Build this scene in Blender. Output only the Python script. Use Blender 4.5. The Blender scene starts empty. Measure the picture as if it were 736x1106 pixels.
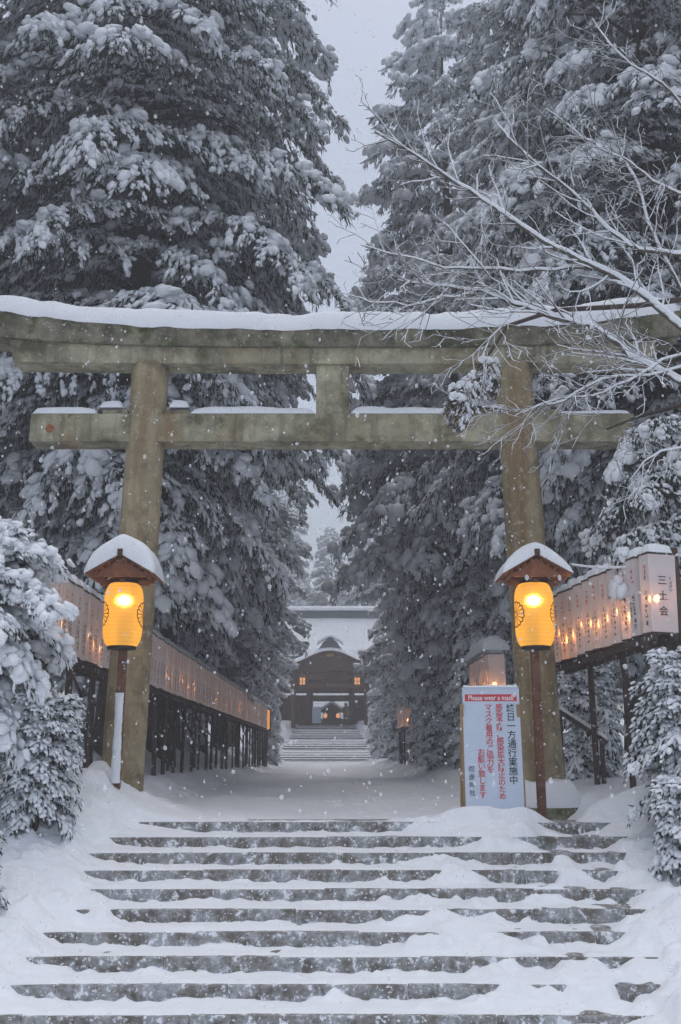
import bpy, bmesh, math, random
import numpy as np
from mathutils import Vector, Matrix

R = math.radians
sc = bpy.context.scene
COL = sc.collection

# ------------------------------------------------------------------ camera, sky, sun, exposure
PITCH = R(13.6)
FPX = 1073.0
CAMZ = 0.9
cam = bpy.data.cameras.new('camera')
cam.sensor_fit = 'VERTICAL'
cam.sensor_height = 36.0
cam.lens = FPX / 1106.0 * 36.0
cam.clip_start = 0.05
cam.clip_end = 600
cam_ob = bpy.data.objects.new('camera', cam)
cam_ob.location = (0, 0, CAMZ)
cam_ob.rotation_euler = (math.pi / 2 + PITCH, 0, 0)
COL.objects.link(cam_ob)
sc.camera = cam_ob

SUN_EL, SUN_AZ = R(85), R(20)          # azimuth clockwise from +Y
world = bpy.data.worlds.new('World')
sc.world = world
world.use_nodes = True
wn, wl = world.node_tree.nodes, world.node_tree.links
wn.clear()
sky = wn.new('ShaderNodeTexSky')
sky.sky_type = 'NISHITA'
sky.sun_disc = False
sky.sun_elevation = SUN_EL
sky.sun_rotation = SUN_AZ
sky.air_density = 1.0
sky.dust_density = 2.0
hs = wn.new('ShaderNodeHueSaturation')
hs.inputs['Saturation'].default_value = 0.5
hs.inputs['Value'].default_value = 1.0
bg = wn.new('ShaderNodeBackground')
bg.inputs['Strength'].default_value = 0.14
wo = wn.new('ShaderNodeOutputWorld')
wl.new(sky.outputs[0], hs.inputs['Color'])
wl.new(hs.outputs[0], bg.inputs['Color'])
wl.new(bg.outputs[0], wo.inputs['Surface'])

sun = bpy.data.lights.new('sun', 'SUN')
sun.energy = 0.5
sun.angle = R(50)
sun.color = (1.0, 0.96, 0.92)
sun_ob = bpy.data.objects.new('sun', sun)
sd = Vector((math.sin(SUN_AZ) * math.cos(SUN_EL), math.cos(SUN_AZ) * math.cos(SUN_EL), math.sin(SUN_EL)))
sun_ob.rotation_euler = sd.to_track_quat('Z', 'Y').to_euler()
sun_ob.location = (0, -5, 40)
COL.objects.link(sun_ob)

sc.render.engine = 'CYCLES'
sc.view_settings.view_transform = 'Standard'
sc.view_settings.look = 'None'
sc.view_settings.exposure = 0.62
sc.view_settings.gamma = 1.0
sc.view_settings.use_curve_mapping = False
cy = sc.cycles
cy.use_denoising = True
cy.use_adaptive_sampling = True
cy.adaptive_threshold = 0.025
cy.max_bounces = 6
cy.diffuse_bounces = 4
cy.glossy_bounces = 2
cy.transmission_bounces = 5
cy.transparent_max_bounces = 6
cy.volume_bounces = 0
cy.use_light_tree = False
cy.caustics_reflective = False
cy.caustics_refractive = False
HAZE = 0.0064


def at(px, py, Y):
    """world point seen at photo pixel (px, py) on the vertical plane Y"""
    a, b = (px - 368) / FPX, (553 - py) / FPX
    d = Vector((a, math.cos(PITCH) - math.sin(PITCH) * b, math.sin(PITCH) + math.cos(PITCH) * b))
    t = Y / d.y
    return Vector((d.x * t, Y, CAMZ + d.z * t))


# ------------------------------------------------------------------ materials
def mat(name, color, rough=0.8, scale=None, var=0.25, bump=0.0, bscale=None, spec=0.3):
    m = bpy.data.materials.new(name)
    m.use_nodes = True
    nt = m.node_tree
    b = nt.nodes['Principled BSDF']
    b.inputs['Base Color'].default_value = (*color, 1)
    b.inputs['Roughness'].default_value = rough
    b.inputs['Specular IOR Level'].default_value = spec
    tc = nt.nodes.new('ShaderNodeTexCoord')
    if scale:
        n = nt.nodes.new('ShaderNodeTexNoise')
        n.inputs['Scale'].default_value = scale
        n.inputs['Detail'].default_value = 5
        n.inputs['Roughness'].default_value = 0.65
        nt.links.new(tc.outputs['Object'], n.inputs['Vector'])
        r = nt.nodes.new('ShaderNodeValToRGB')
        lo, hi = 1 - var, 1 + var
        r.color_ramp.elements[0].position = 0.3
        r.color_ramp.elements[1].position = 0.7
        r.color_ramp.elements[0].color = (*[c * lo for c in color], 1)
        r.color_ramp.elements[1].color = (*[min(1, c * hi) for c in color], 1)
        nt.links.new(n.outputs['Fac'], r.inputs['Fac'])
        nt.links.new(r.outputs[0], b.inputs['Base Color'])
    if bump:
        n2 = nt.nodes.new('ShaderNodeTexNoise')
        n2.inputs['Scale'].default_value = bscale or 20
        n2.inputs['Detail'].default_value = 6
        nt.links.new(tc.outputs['Object'], n2.inputs['Vector'])
        bp = nt.nodes.new('ShaderNodeBump')
        bp.inputs['Strength'].default_value = bump
        bp.inputs['Distance'].default_value = 0.03
        nt.links.new(n2.outputs['Fac'], bp.inputs['Height'])
        nt.links.new(bp.outputs[0], b.inputs['Normal'])
    return m


def mixin(m, color, scale, lo, hi, coord='Object', detail=6, use_normal=None, rough=0.6, stretch=None):
    """lay a patchy second colour (moss, stain, stuck snow) over a material's base colour"""
    nt = m.node_tree
    b = nt.nodes['Principled BSDF']
    tc = nt.nodes.new('ShaderNodeTexCoord')
    n = nt.nodes.new('ShaderNodeTexNoise')
    n.inputs['Scale'].default_value = scale
    n.inputs['Detail'].default_value = detail
    n.inputs['Roughness'].default_value = rough
    if stretch:
        mp = nt.nodes.new('ShaderNodeMapping')
        mp.inputs['Scale'].default_value = stretch
        nt.links.new(tc.outputs[coord], mp.inputs['Vector'])
        nt.links.new(mp.outputs[0], n.inputs['Vector'])
    else:
        nt.links.new(tc.outputs[coord], n.inputs['Vector'])
    src = n.outputs['Fac']
    if use_normal:                      # gathers on faces turned up
        g = nt.nodes.new('ShaderNodeNewGeometry')
        s = nt.nodes.new('ShaderNodeSeparateXYZ')
        nt.links.new(g.outputs['Normal'], s.inputs[0])
        ma = nt.nodes.new('ShaderNodeMath')
        ma.operation = 'MULTIPLY_ADD'
        ma.inputs[1].default_value = use_normal
        nt.links.new(s.outputs['Z'], ma.inputs[0])
        nt.links.new(src, ma.inputs[2])
        src = ma.outputs[0]
    mr = nt.nodes.new('ShaderNodeMapRange')
    mr.inputs['From Min'].default_value = lo
    mr.inputs['From Max'].default_value = hi
    nt.links.new(src, mr.inputs['Value'])
    mx = nt.nodes.new('ShaderNodeMix')
    mx.data_type = 'RGBA'
    mx.inputs['B'].default_value = (*color, 1)
    nt.links.new(mr.outputs[0], mx.inputs['Factor'])
    bc = b.inputs['Base Color']
    if bc.is_linked:
        nt.links.new(bc.links[0].from_socket, mx.inputs['A'])
    else:
        mx.inputs['A'].default_value = bc.default_value
    nt.links.new(mx.outputs['Result'], bc)
    return m


SNOWC = (0.86, 0.885, 0.93)
M = {}
M['snow'] = mat('snow', SNOWC, 0.75, 3.0, 0.03, 0.35, 26)
M['ground_snow'] = mat('ground_snow', SNOWC, 0.75, 1.5, 0.04, 0.5, 18)
M['crown_snow'] = mat('crown_snow', SNOWC, 0.8, 2.0, 0.04, 0.9, 9)
M['needle'] = mat('needle', (0.030, 0.039, 0.028), 0.8, 1.3, 0.45)
M['frost'] = mat('frost', (0.66, 0.70, 0.74), 0.85)
M['bark'] = mat('bark', (0.075, 0.055, 0.042), 0.9, 6, 0.5, 0.8, 14)
mixin(M['bark'], SNOWC, 5, 0.66, 0.72)
M['twig'] = mat('twig', (0.10, 0.085, 0.07), 0.9, 10, 0.3)
mixin(M['twig'], SNOWC, 6, 0.30, 0.5, use_normal=0.60)
M['stone'] = mat('stone', (0.46, 0.43, 0.305), 0.9, 2.2, 0.3, 0.7, 30)
mixin(M['stone'], (0.12, 0.105, 0.06), 1.3, 0.46, 0.66, rough=0.7)
mixin(M['stone'], (0.27, 0.18, 0.085), 0.8, 0.52, 0.72, stretch=(1.5, 1.5, 0.5))
mixin(M['stone'], (0.10, 0.115, 0.05), 3.1, 0.56, 0.70, rough=0.75)
mixin(M['stone'], (0.34, 0.31, 0.25), 9, 0.58, 0.70)
mixin(M['stone'], (0.13, 0.12, 0.08), 1.6, 0.52, 0.72, stretch=(3.2, 3.2, 0.22))
mixin(M['stone'], SNOWC, 21, 0.66, 0.70)
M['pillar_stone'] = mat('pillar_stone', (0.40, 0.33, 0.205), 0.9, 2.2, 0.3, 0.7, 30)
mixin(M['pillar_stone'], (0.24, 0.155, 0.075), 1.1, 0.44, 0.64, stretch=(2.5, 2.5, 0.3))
mixin(M['pillar_stone'], (0.13, 0.115, 0.06), 2.4, 0.50, 0.70, rough=0.75)
mixin(M['pillar_stone'], (0.45, 0.42, 0.34), 9, 0.58, 0.70)
mixin(M['pillar_stone'], SNOWC, 16, 0.655, 0.69)
M['mossy_stone'] = mat('mossy_stone', (0.27, 0.25, 0.18), 0.95, 3, 0.4, 0.9, 25)
mixin(M['mossy_stone'], (0.085, 0.08, 0.05), 1.8, 0.44, 0.62, rough=0.75)
mixin(M['mossy_stone'], (0.08, 0.10, 0.03), 2.6, 0.54, 0.64)
mixin(M['mossy_stone'], SNOWC, 14, 0.63, 0.70)
M['step_stone'] = mat('step_stone', (0.17, 0.155, 0.135), 0.9, 4, 0.35, 0.8, 30)
mixin(M['step_stone'], (0.56, 0.59, 0.64), 4.5, 0.43, 0.66, detail=9, rough=0.78)
mixin(M['step_stone'], SNOWC, 9, 0.57, 0.61, detail=8, rough=0.7)
mixin(M['step_stone'], SNOWC, 30, 0.60, 0.64)
M['wood'] = mat('wood', (0.11, 0.075, 0.05), 0.85, 8, 0.4, 0.5, 30)
M['rackwood'] = mat('rackwood', (0.075, 0.052, 0.045), 0.9, 6, 0.4, 0.5, 30)
mixin(M['rackwood'], SNOWC, 9, 0.60, 0.68, use_normal=0.25)
M['postwood'] = mat('postwood', (0.19, 0.09, 0.055), 0.85, 9, 0.4, 0.5, 30)
mixin(M['postwood'], SNOWC, 12, 0.62, 0.68)
M['redwood'] = mat('redwood', (0.26, 0.10, 0.05), 0.75, 12, 0.35, 0.4, 30)
M['gatewood'] = mat('gatewood', (0.105, 0.055, 0.04), 0.85, 3, 0.4)
M['pale_wood'] = mat('pale_wood', (0.38, 0.25, 0.14), 0.8, 10, 0.2)
M['roofcopper'] = mat('roofcopper', (0.16, 0.17, 0.19), 0.6, 3, 0.2)
M['gold'] = mat('gold', (0.55, 0.33, 0.09), 0.4, 6, 0.2)
M['board'] = mat('board', (0.60, 0.68, 0.80), 0.4, 5, 0.05)
M['redprint'] = mat('redprint', (0.62, 0.06, 0.07), 0.6)
M['blackprint'] = mat('blackprint', (0.03, 0.035, 0.05), 0.6)
M['greyprint'] = mat('greyprint', (0.12, 0.14, 0.18), 0.6)
M['whiteprint'] = mat('whiteprint', (0.8, 0.8, 0.82), 0.6)
M['black'] = mat('black', (0.02, 0.02, 0.02), 0.5)
M['rope'] = mat('rope', (0.4, 0.4, 0.4), 0.9)
mixin(M['rope'], SNOWC, 9, 0.4, 0.5)
M['coat'] = mat('coat', (0.10, 0.085, 0.06), 0.9, 8, 0.3)
M['darkcoat'] = mat('darkcoat', (0.03, 0.033, 0.045), 0.9, 8, 0.3)
M['trouser'] = mat('trouser', (0.03, 0.03, 0.04), 0.9)
M['skin'] = mat('skin', (0.45, 0.28, 0.2), 0.6)
M['hair'] = mat('hair', (0.02, 0.015, 0.012), 0.6)


def glow(name, color, strength):
    m = bpy.data.materials.new(name)
    m.use_nodes = True
    nt = m.node_tree
    nt.nodes.clear()
    e = nt.nodes.new('ShaderNodeEmission')
    e.inputs['Color'].default_value = (*color, 1)
    e.inputs['Strength'].default_value = strength
    o = nt.nodes.new('ShaderNodeOutputMaterial')
    nt.links.new(e.outputs[0], o.inputs['Surface'])
    return m


def paper(name, tint, emit, estr, thr, dif, difw, rib=0, rough=0.45):
    """lit washi paper: some diffuse, some scattering see-through to the bulb, a little even glow"""
    m = bpy.data.materials.new(name)
    m.use_nodes = True
    nt = m.node_tree
    nt.nodes.clear()
    o = nt.nodes.new('ShaderNodeOutputMaterial')
    rf = nt.nodes.new('ShaderNodeBsdfRefraction')
    rf.inputs['Color'].default_value = (*thr, 1)
    rf.inputs['Roughness'].default_value = rough
    rf.inputs['IOR'].default_value = 1.4
    df = nt.nodes.new('ShaderNodeBsdfDiffuse')
    df.inputs['Color'].default_value = (*dif, 1)
    mx = nt.nodes.new('ShaderNodeMixShader')
    mx.inputs[0].default_value = difw
    nt.links.new(rf.outputs[0], mx.inputs[1])
    nt.links.new(df.outputs[0], mx.inputs[2])
    out = mx.outputs[0]
    if estr:
        e = nt.nodes.new('ShaderNodeEmission')
        e.inputs['Color'].default_value = (*emit, 1)
        e.inputs['Strength'].default_value = estr
        if rib:
            tc = nt.nodes.new('ShaderNodeTexCoord')
            wv = nt.nodes.new('ShaderNodeTexWave')
            wv.bands_direction = 'Z'
            wv.inputs['Scale'].default_value = rib
            mr = nt.nodes.new('ShaderNodeMapRange')
            mr.inputs['To Min'].default_value = estr * 0.78
            mr.inputs['To Max'].default_value = estr * 1.1
            nt.links.new(tc.outputs['Object'], wv.inputs['Vector'])
            nt.links.new(wv.outputs['Fac'], mr.inputs['Value'])
            nt.links.new(mr.outputs[0], e.inputs['Strength'])
        ad = nt.nodes.new('ShaderNodeAddShader')
        nt.links.new(out, ad.inputs[0])
        nt.links.new(e.outputs[0], ad.inputs[1])
        out = ad.outputs[0]
    nt.links.new(out, o.inputs['Surface'])
    return m


M['lantern_paper'] = paper('lantern_paper', None, (1.0, 0.50, 0.065), 0.40, (0.9, 0.62, 0.2), (0.7, 0.45, 0.15), 0.35, rib=5.5, rough=0.62)
M['rack_paper'] = paper('rack_paper', None, (1.0, 0.66, 0.50), 0.04, (0.8, 0.62, 0.5), (0.64, 0.65, 0.70), 0.80, rough=0.55)
M['bulb'] = glow('bulb', (1.0, 0.80, 0.36), 95)
M['small_bulb'] = glow('small_bulb', (1.0, 0.42, 0.12), 42)
M['dim_bulb'] = glow('dim_bulb', (1.0, 0.42, 0.14), 20)
M['gate_bulb'] = glow('gate_bulb', (1.0, 0.46, 0.22), 0.75)

fl = bpy.data.materials.new('snowflake')
fl.use_nodes = True
nt = fl.node_tree
nt.nodes['Principled BSDF'].inputs['Base Color'].default_value = (0.85, 0.87, 0.9, 1)
nt.nodes['Principled BSDF'].inputs['Alpha'].default_value = 0.36
M['flake'] = fl


# ------------------------------------------------------------------ mesh helpers
def tag(o, label=None, cat=None, group=None, kind=None):
    for k, v in (('label', label), ('category', cat), ('group', group), ('kind', kind)):
        if v:
            o[k] = v
    return o


def empty(name, loc=(0, 0, 0), rz=0.0, label=None, cat=None, group=None):
    o = bpy.data.objects.new(name, None)
    o.empty_display_size = 0.2
    o.location = loc
    o.rotation_euler = (0, 0, rz)
    COL.objects.link(o)
    return tag(o, label, cat, group)


class MB:
    """collects shapes for ONE mesh object"""
    def __init__(s):
        s.v, s.f, s.m = [], [], []

    def add(s, vs, fs, mi=0):
        n = len(s.v)
        s.v += [tuple(v) for v in vs]
        s.f += [tuple(i + n for i in f) for f in fs]
        s.m += [mi] * len(fs)
        return s

    def box(s, c, d, rot=None, mi=0, taper=1.0):
        x, y, z = d[0] / 2, d[1] / 2, d[2] / 2
        b = min(x, y, z) * 0.12
        vs = []
        for sz in (-1, 1):
            k = taper if sz > 0 else 1.0
            for (sx, sy) in ((-1, -1), (1, -1), (1, 1), (-1, 1)):
                vs.append(Vector((sx * x * k, sy * y * k, sz * z)))
        if rot is not None:
            vs = [rot @ v for v in vs]
        vs = [v + Vector(c) for v in vs]
        return s.add(vs, [(3, 2, 1, 0), (4, 5, 6, 7), (0, 1, 5, 4), (1, 2, 6, 5), (2, 3, 7, 6), (3, 0, 4, 7)], mi)

    def bar(s, a, b, w, h=None, mi=0):
        """box beam from a to b"""
        a, b = Vector(a), Vector(b)
        d = b - a
        q = d.to_track_quat('Y', 'Z').to_matrix()
        return s.box((a + b) / 2, (w, d.length, h or w), q, mi)

    def tube(s, pts, rad, n=8, mi=0, cap=True):
        pts = [Vector(p) for p in pts]
        if not hasattr(rad, '__len__'):
            rad = [rad] * len(pts)
        base = len(s.v)
        up = Vector((0.13, 0.31, 0.94))
        for i, p in enumerate(pts):
            t = (pts[min(i + 1, len(pts) - 1)] - pts[max(i - 1, 0)])
            t.normalize()
            a = t.cross(up)
            if a.length < 1e-3:
                a = t.cross(Vector((1, 0, 0)))
            a.normalize()
            b = t.cross(a)
            for k in range(n):
                an = 2 * math.pi * k / n
                s.v.append(tuple(p + (a * math.cos(an) + b * math.sin(an)) * rad[i]))
        for i in range(len(pts) - 1):
            for k in range(n):
                k2 = (k + 1) % n
                s.f.append((base + i * n + k, base + i * n + k2, base + (i + 1) * n + k2, base + (i + 1) * n + k))
                s.m.append(mi)
        if cap:
            s.f.append(tuple(base + k for k in range(n))[::-1])
            s.f.append(tuple(base + (len(pts) - 1) * n + k for k in range(n)))
            s.m += [mi, mi]
        return s

    def lathe(s, prof, c=(0, 0, 0), n=32, mi=0, cap=True):
        base = len(s.v)
        for (r, z) in prof:
            for k in range(n):
                a = 2 * math.pi * k / n
                s.v.append((c[0] + r * math.cos(a), c[1] + r * math.sin(a), c[2] + z))
        for i in range(len(prof) - 1):
            for k in range(n):
                k2 = (k + 1) % n
                s.f.append((base + i * n + k, base + i * n + k2, base + (i + 1) * n + k2, base + (i + 1) * n + k))
                s.m.append(mi)
        if cap:
            s.f.append(tuple(base + k for k in range(n))[::-1])
            s.f.append(tuple(base + (len(prof) - 1) * n + k for k in range(n)))
            s.m += [mi, mi]
        return s

    def grid(s, P, mi=0):
        """P: rows of points"""
        base = len(s.v)
        w = len(P[0])
        for row in P:
            s.v += [tuple(p) for p in row]
        for i in range(len(P) - 1):
            for j in range(w - 1):
                s.f.append((base + i * w + j, base + i * w + j + 1, base + (i + 1) * w + j + 1, base + (i + 1) * w + j))
                s.m.append(mi)
        return s

    def build(s, name, mats, parent=None, smooth=False, bevel=0):
        me = bpy.data.meshes.new(name)
        me.from_pydata(s.v, [], s.f)
        if not isinstance(mats, (list, tuple)):
            mats = [mats]
        for m in mats:
            me.materials.append(m)
        if len(mats) > 1:
            me.polygons.foreach_set('material_index', s.m)
        if bevel:
            bm = bmesh.new()
            bm.from_mesh(me)
            bmesh.ops.recalc_face_normals(bm, faces=bm.faces)
            bmesh.ops.bevel(bm, geom=[e for e in bm.edges if e.is_manifold and e.calc_face_angle(0) > 0.7], offset=bevel, segments=2, affect='EDGES', profile=0.6)
            bm.to_mesh(me)
            bm.free()
        if smooth:
            me.polygons.foreach_set('use_smooth', [True] * len(me.polygons))
        me.update()
        o = bpy.data.objects.new(name, me)
        COL.objects.link(o)
        if parent:
            o.parent = parent
        return o


def np_build(name, V, F, mats, mi=None, parent=None, smooth=False):
    """V (n,3), F list of (m,k) arrays; mi list matching F"""
    me = bpy.data.meshes.new(name)
    V = np.asarray(V, dtype=np.float32)
    me.vertices.add(len(V))
    me.vertices.foreach_set('co', V.ravel())
    idx = np.concatenate([f.ravel() for f in F]).astype(np.int32)
    tot = np.concatenate([np.full(len(f), f.shape[1], dtype=np.int32) for f in F])
    st = np.concatenate([[0], np.cumsum(tot)[:-1]]).astype(np.int32)
    me.loops.add(len(idx))
    me.loops.foreach_set('vertex_index', idx)
    me.polygons.add(len(tot))
    me.polygons.foreach_set('loop_start', st)
    me.polygons.foreach_set('loop_total', tot)
    for m in mats:
        me.materials.append(m)
    if mi is not None:
        me.polygons.foreach_set('material_index', np.concatenate(mi).astype(np.int32))
    if smooth:
        me.polygons.foreach_set('use_smooth', np.ones(len(tot), dtype=bool))
    me.update(calc_edges=True)
    o = bpy.data.objects.new(name, me)
    COL.objects.link(o)
    if parent:
        o.parent = parent
    return o


def copy_tree(o, parent=None):
    c = o.copy()
    COL.objects.link(c)
    if parent:
        c.parent = parent
    for ch in list(o.children):
        copy_tree(ch, c)
    return c


def lump(mb, P, T, edge=0.0, mi=0):
    """rounded snow lying on rows of base points P (i,j): top raised by T[i][j], closed by a skirt"""
    base = len(mb.v)
    n, w = len(P), len(P[0])
    for i in range(n):
        for j in range(w):
            p = P[i][j]
            mb.v.append((p[0], p[1], p[2] + T[i][j]))
    for i in range(n - 1):
        for j in range(w - 1):
            mb.f.append((base + i * w + j, base + i * w + j + 1, base + (i + 1) * w + j + 1, base + (i + 1) * w + j))
            mb.m.append(mi)
    ring = [(0, j) for j in range(w)] + [(i, w - 1) for i in range(1, n)] + [(n - 1, j) for j in range(w - 2, -1, -1)] + [(i, 0) for i in range(n - 2, 0, -1)]
    b2 = len(mb.v)
    for (i, j) in ring:
        p = P[i][j]
        mb.v.append((p[0], p[1], p[2] - edge))
    L = len(ring)
    for k in range(L):
        i, j = ring[k]
        i2, j2 = ring[(k + 1) % L]
        mb.f.append((base + i2 * w + j2, base + i * w + j, b2 + k, b2 + (k + 1) % L))
        mb.m.append(mi)
    return mb


# value noise
_rs = np.random.RandomState(7)
_lat = _rs.rand(256, 256)


def vn(x, y):
    x = np.asarray(x, dtype=float) + 1000.0
    y = np.asarray(y, dtype=float) + 1000.0
    xi, yi = np.floor(x).astype(int), np.floor(y).astype(int)
    fx, fy = x - xi, y - yi
    fx, fy = fx * fx * (3 - 2 * fx), fy * fy * (3 - 2 * fy)
    g = lambda a, b: _lat[a % 256, b % 256]
    return (g(xi, yi) * (1 - fx) + g(xi + 1, yi) * fx) * (1 - fy) + (g(xi, yi + 1) * (1 - fx) + g(xi + 1, yi + 1) * fx) * fy


def fbm(x, y, o=4):
    t, a, s = 0.0, 0.5, 0.0
    for k in range(o):
        t = t + a * vn(np.asarray(x) * 2 ** k + 17.3 * k, np.asarray(y) * 2 ** k + 9.1 * k)
        s += a
        a *= 0.5
    return t / s


def sm(e0, e1, x):
    t = np.clip((np.asarray(x, dtype=float) - e0) / (e1 - e0), 0, 1)
    return t * t * (3 - 2 * t)


def axis_x(Y):
    return 0.15 - 0.0163 * np.asarray(Y, dtype=float)


# ------------------------------------------------------------------ ground: stairs, snow
E0, TR, RI, NS = 13.76, 0.47, 0.15, 16          # near stairs: top edge, tread, rise, count
FY, FT, FR, FN = 83.0, 0.42, 0.178, 18          # far stairs


_fr = random.Random(4)
FEET = [(_fr.gauss(0.1, 0.9), _fr.uniform(13.85, 24), _fr.uniform(.08, .13), _fr.uniform(.03, .07)) for _ in range(70)]
FEET += [(_fr.uniform(2.2, 3.6), _fr.uniform(9.5, 13.6), _fr.uniform(.08, .13), _fr.uniform(.03, .07)) for _ in range(40)]


def ground_z(x, y, detail=True):
    x, y = np.broadcast_arrays(np.asarray(x, dtype=float), np.asarray(y, dtype=float))
    ax = axis_x(y)
    n1 = fbm(x * 0.7, y * 0.7)
    n2 = fbm(x * 2.6 + 40, y * 2.6)
    n3 = fbm(x * 9 + 11, y * 9 + 5, 3)
    # ---- near stairs
    k = np.clip(np.ceil((E0 - y) / TR), 0, NS)
    zt = -k * RI
    u = y - (E0 - TR * k)
    e = 0.035 + 0.10 * np.clip(fbm(x * 1.6, k * 7.7 + 3, 4) - 0.3, 0, 1) + 0.03 * (n3 - 0.5)
    th = 0.02 + 0.045 * (n2 - 0.45) + 0.035 * (n3 - 0.5)
    s = zt + th * sm(0.0, e + 0.12, u) - 0.03 * (1 - sm(0, e, u))
    fil = 0.19 * np.clip(fbm(x * 1.7 + 9, k * 5.3, 4) - 0.50, 0, 1) + 0.05 * np.clip(n3 - 0.45, 0, 1)
    fil = fil * np.where(k <= 3, 0.35, 1.0)
    s = s + np.where((k > 0), fil * np.exp(-np.clip(TR - u, 0, 5) / 0.10), 0)
    # steep part of each riser stays inside the stone
    nose = np.where(y < E0, (y - E0) * RI / TR, 0.0)
    nose = np.maximum(nose, -NS * RI)
    lx = -2.9 + 0.7 * (fbm(y * 0.9, 3.3, 3) - 0.5)
    rx = 3.8 - np.clip(E0 - y, 0, 8) * 0.28 + 1.2 * (fbm(y * 1.3, 8.1, 3) - 0.5)
    dl, dr = lx - x, x - rx
    near = sm(E0 + 3.0, E0 - 0.2, y)
    side_l = sm(-0.15, 0.45, dl + 0.5 * (n2 - 0.5))
    side_r = sm(-0.5, 0.6, dr + 1.0 * (n2 - 0.5))
    side = np.maximum(side_l, side_r)
    patch = sm(0.58, 0.74, n1 * 0.55 + n2 * 0.45 + 0.05 * sm(-0.5, 3.2, x)) * 0.85
    cov = np.maximum(side, patch)
    bank = nose + 0.05 + 0.06 * (n2 - 0.4) + 0.03 * (n3 - 0.5)
    bank = bank + 0.13 * sm(0, 1.0, np.maximum(dl, dr)) + 0.12 * sm(0.6, 3.5, np.maximum(dl, dr))
    bank = bank + 0.10 * side * (n1 - 0.4) + side * 0.13 * (n3 - 0.5)
    bank = bank + side * 0.30 * np.clip(fbm(x * 6 + 3, y * 6, 3) - 0.58, 0, 1)
    zs = s * (1 - cov) + np.maximum(s, bank) * cov
    # ---- plateau
    d = np.abs(x - ax)
    zp = 0.02 + 0.10 * (n1 - 0.45) + 0.05 * (n2 - 0.5) + 0.018 * (n3 - 0.5)
    zp = zp - 0.05 * np.exp(-((d - 0.2) / 1.3) ** 2)
    zp = zp + 0.40 * sm(2.7, 4.0, d + 0.5 * (n2 - 0.5)) + 0.012 * np.clip(d - 4, 0, 30) * 5 + 0.65 * sm(4.4, 5.8, ax - x) * sm(E0 + 1, E0 + 4, y)
    edge = sm(E0 + 0.02, E0 + 0.45, y)
    z = np.where(y < E0, zs, zs * (1 - edge) + zp * edge)
    # mounds at the torii, the posts, the sign
    for (mx, my, h, r1) in ((-3.3, 15.1, 0.34, 0.9), (-3.3, 14.3, 0.22, 0.8), (3.0, 15.4, 0.10, 0.7), (1.85, 13.9, 0.17, 0.50), (2.45, 13.8, 0.20, 0.30),
                            (3.15, 15.15, -0.42, 0.95), (4.6, 13.2, 0.25, 1.0), (-4.2, 13.0, 0.12, 0.9)):
        z = z + h * np.exp(-((x - mx) ** 2 + (y - my) ** 2) / (r1 * r1)) * (0.8 + 0.4 * n2)
    # trodden snow
    for (fx, fy, fr, fd) in FEET:
        z = z - fd * np.exp(-(((x - fx) / fr) ** 2 + ((y - fy) / (fr * 1.6)) ** 2) ** 2)
    # ---- far stairs and the plaza on top
    ku = np.clip(np.floor((y - FY) / FT) + 1, 0, FN)
    u2 = y - (FY + (ku - 1) * FT)
    zf = ku * FR + np.where(ku > 0, 0.03 * sm(0.05, 0.25, u2) - 0.02 * (1 - sm(0.0, 0.06, u2)), 0.0) + np.where(ku < FN, 0.02 * n2 * np.exp(-np.clip(FT - u2, 0, 9) / 0.08), 0)
    ramp = np.clip((y - FY + 1.0) * FR / FT, 0, FN * FR + 0.1)
    w = 4.0 - 0.17 * np.clip(y - FY, 0, 8) + 0.8 * (n2 - 0.5)
    df = np.abs(x - ax)
    sidef = sm(w - 0.1, w + 0.35, df)
    rampb = ramp + sidef * (0.25 + 0.2 * n1) + 0.05 * np.clip(df - 4, 0, 10)
    ff = zf * (1 - sidef) + np.maximum(zf, rampb) * sidef
    return np.where(y > FY - 2.5, np.maximum(ff, z * sm(FY + 4, FY - 1, y)), z)


def gz(x, y):
    return float(ground_z(np.array([x]), np.array([y]))[0])


def axis_pts(segs):
    out = []
    for a, b, st in segs:
        n = max(1, int(round((b - a) / st)))
        out += list(np.linspace(a, b, n, endpoint=False))
    out.append(segs[-1][1])
    return np.array(out)


xs = axis_pts([(-75, -14, 4), (-14, -5.5, 0.4), (-5.5, -4.2, 0.12), (-4.2, 4.4, 0.045), (4.4, 6, 0.12), (6, 14, 0.4), (14, 75, 4)])
ys = axis_pts([(-18, 0, 3), (0, E0 - 12 * TR - 0.003, 0.5), (E0 - 12 * TR - 0.003, E0 + 2 * TR - 0.003, TR / 18), (E0 + 2 * TR - 0.003, 22, 0.055), (22, 60, 0.4), (60, 82.4, 0.8), (82.4, 91.4, 0.1), (91.4, 97, 0.5), (97, 145, 4)])
X, Y = np.meshgrid(xs, ys)
Z = ground_z(X, Y)
n_r, n_c = X.shape
V = np.stack([X.ravel(), Y.ravel(), Z.ravel()], 1)
ii = (np.arange(n_r - 1)[:, None] * n_c + np.arange(n_c - 1)[None]).ravel()
F = np.stack([ii, ii + 1, ii + n_c + 1, ii + n_c], 1)
tag(np_build('ground', V, [F], [M['ground_snow']], smooth=True), kind='structure')

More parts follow.
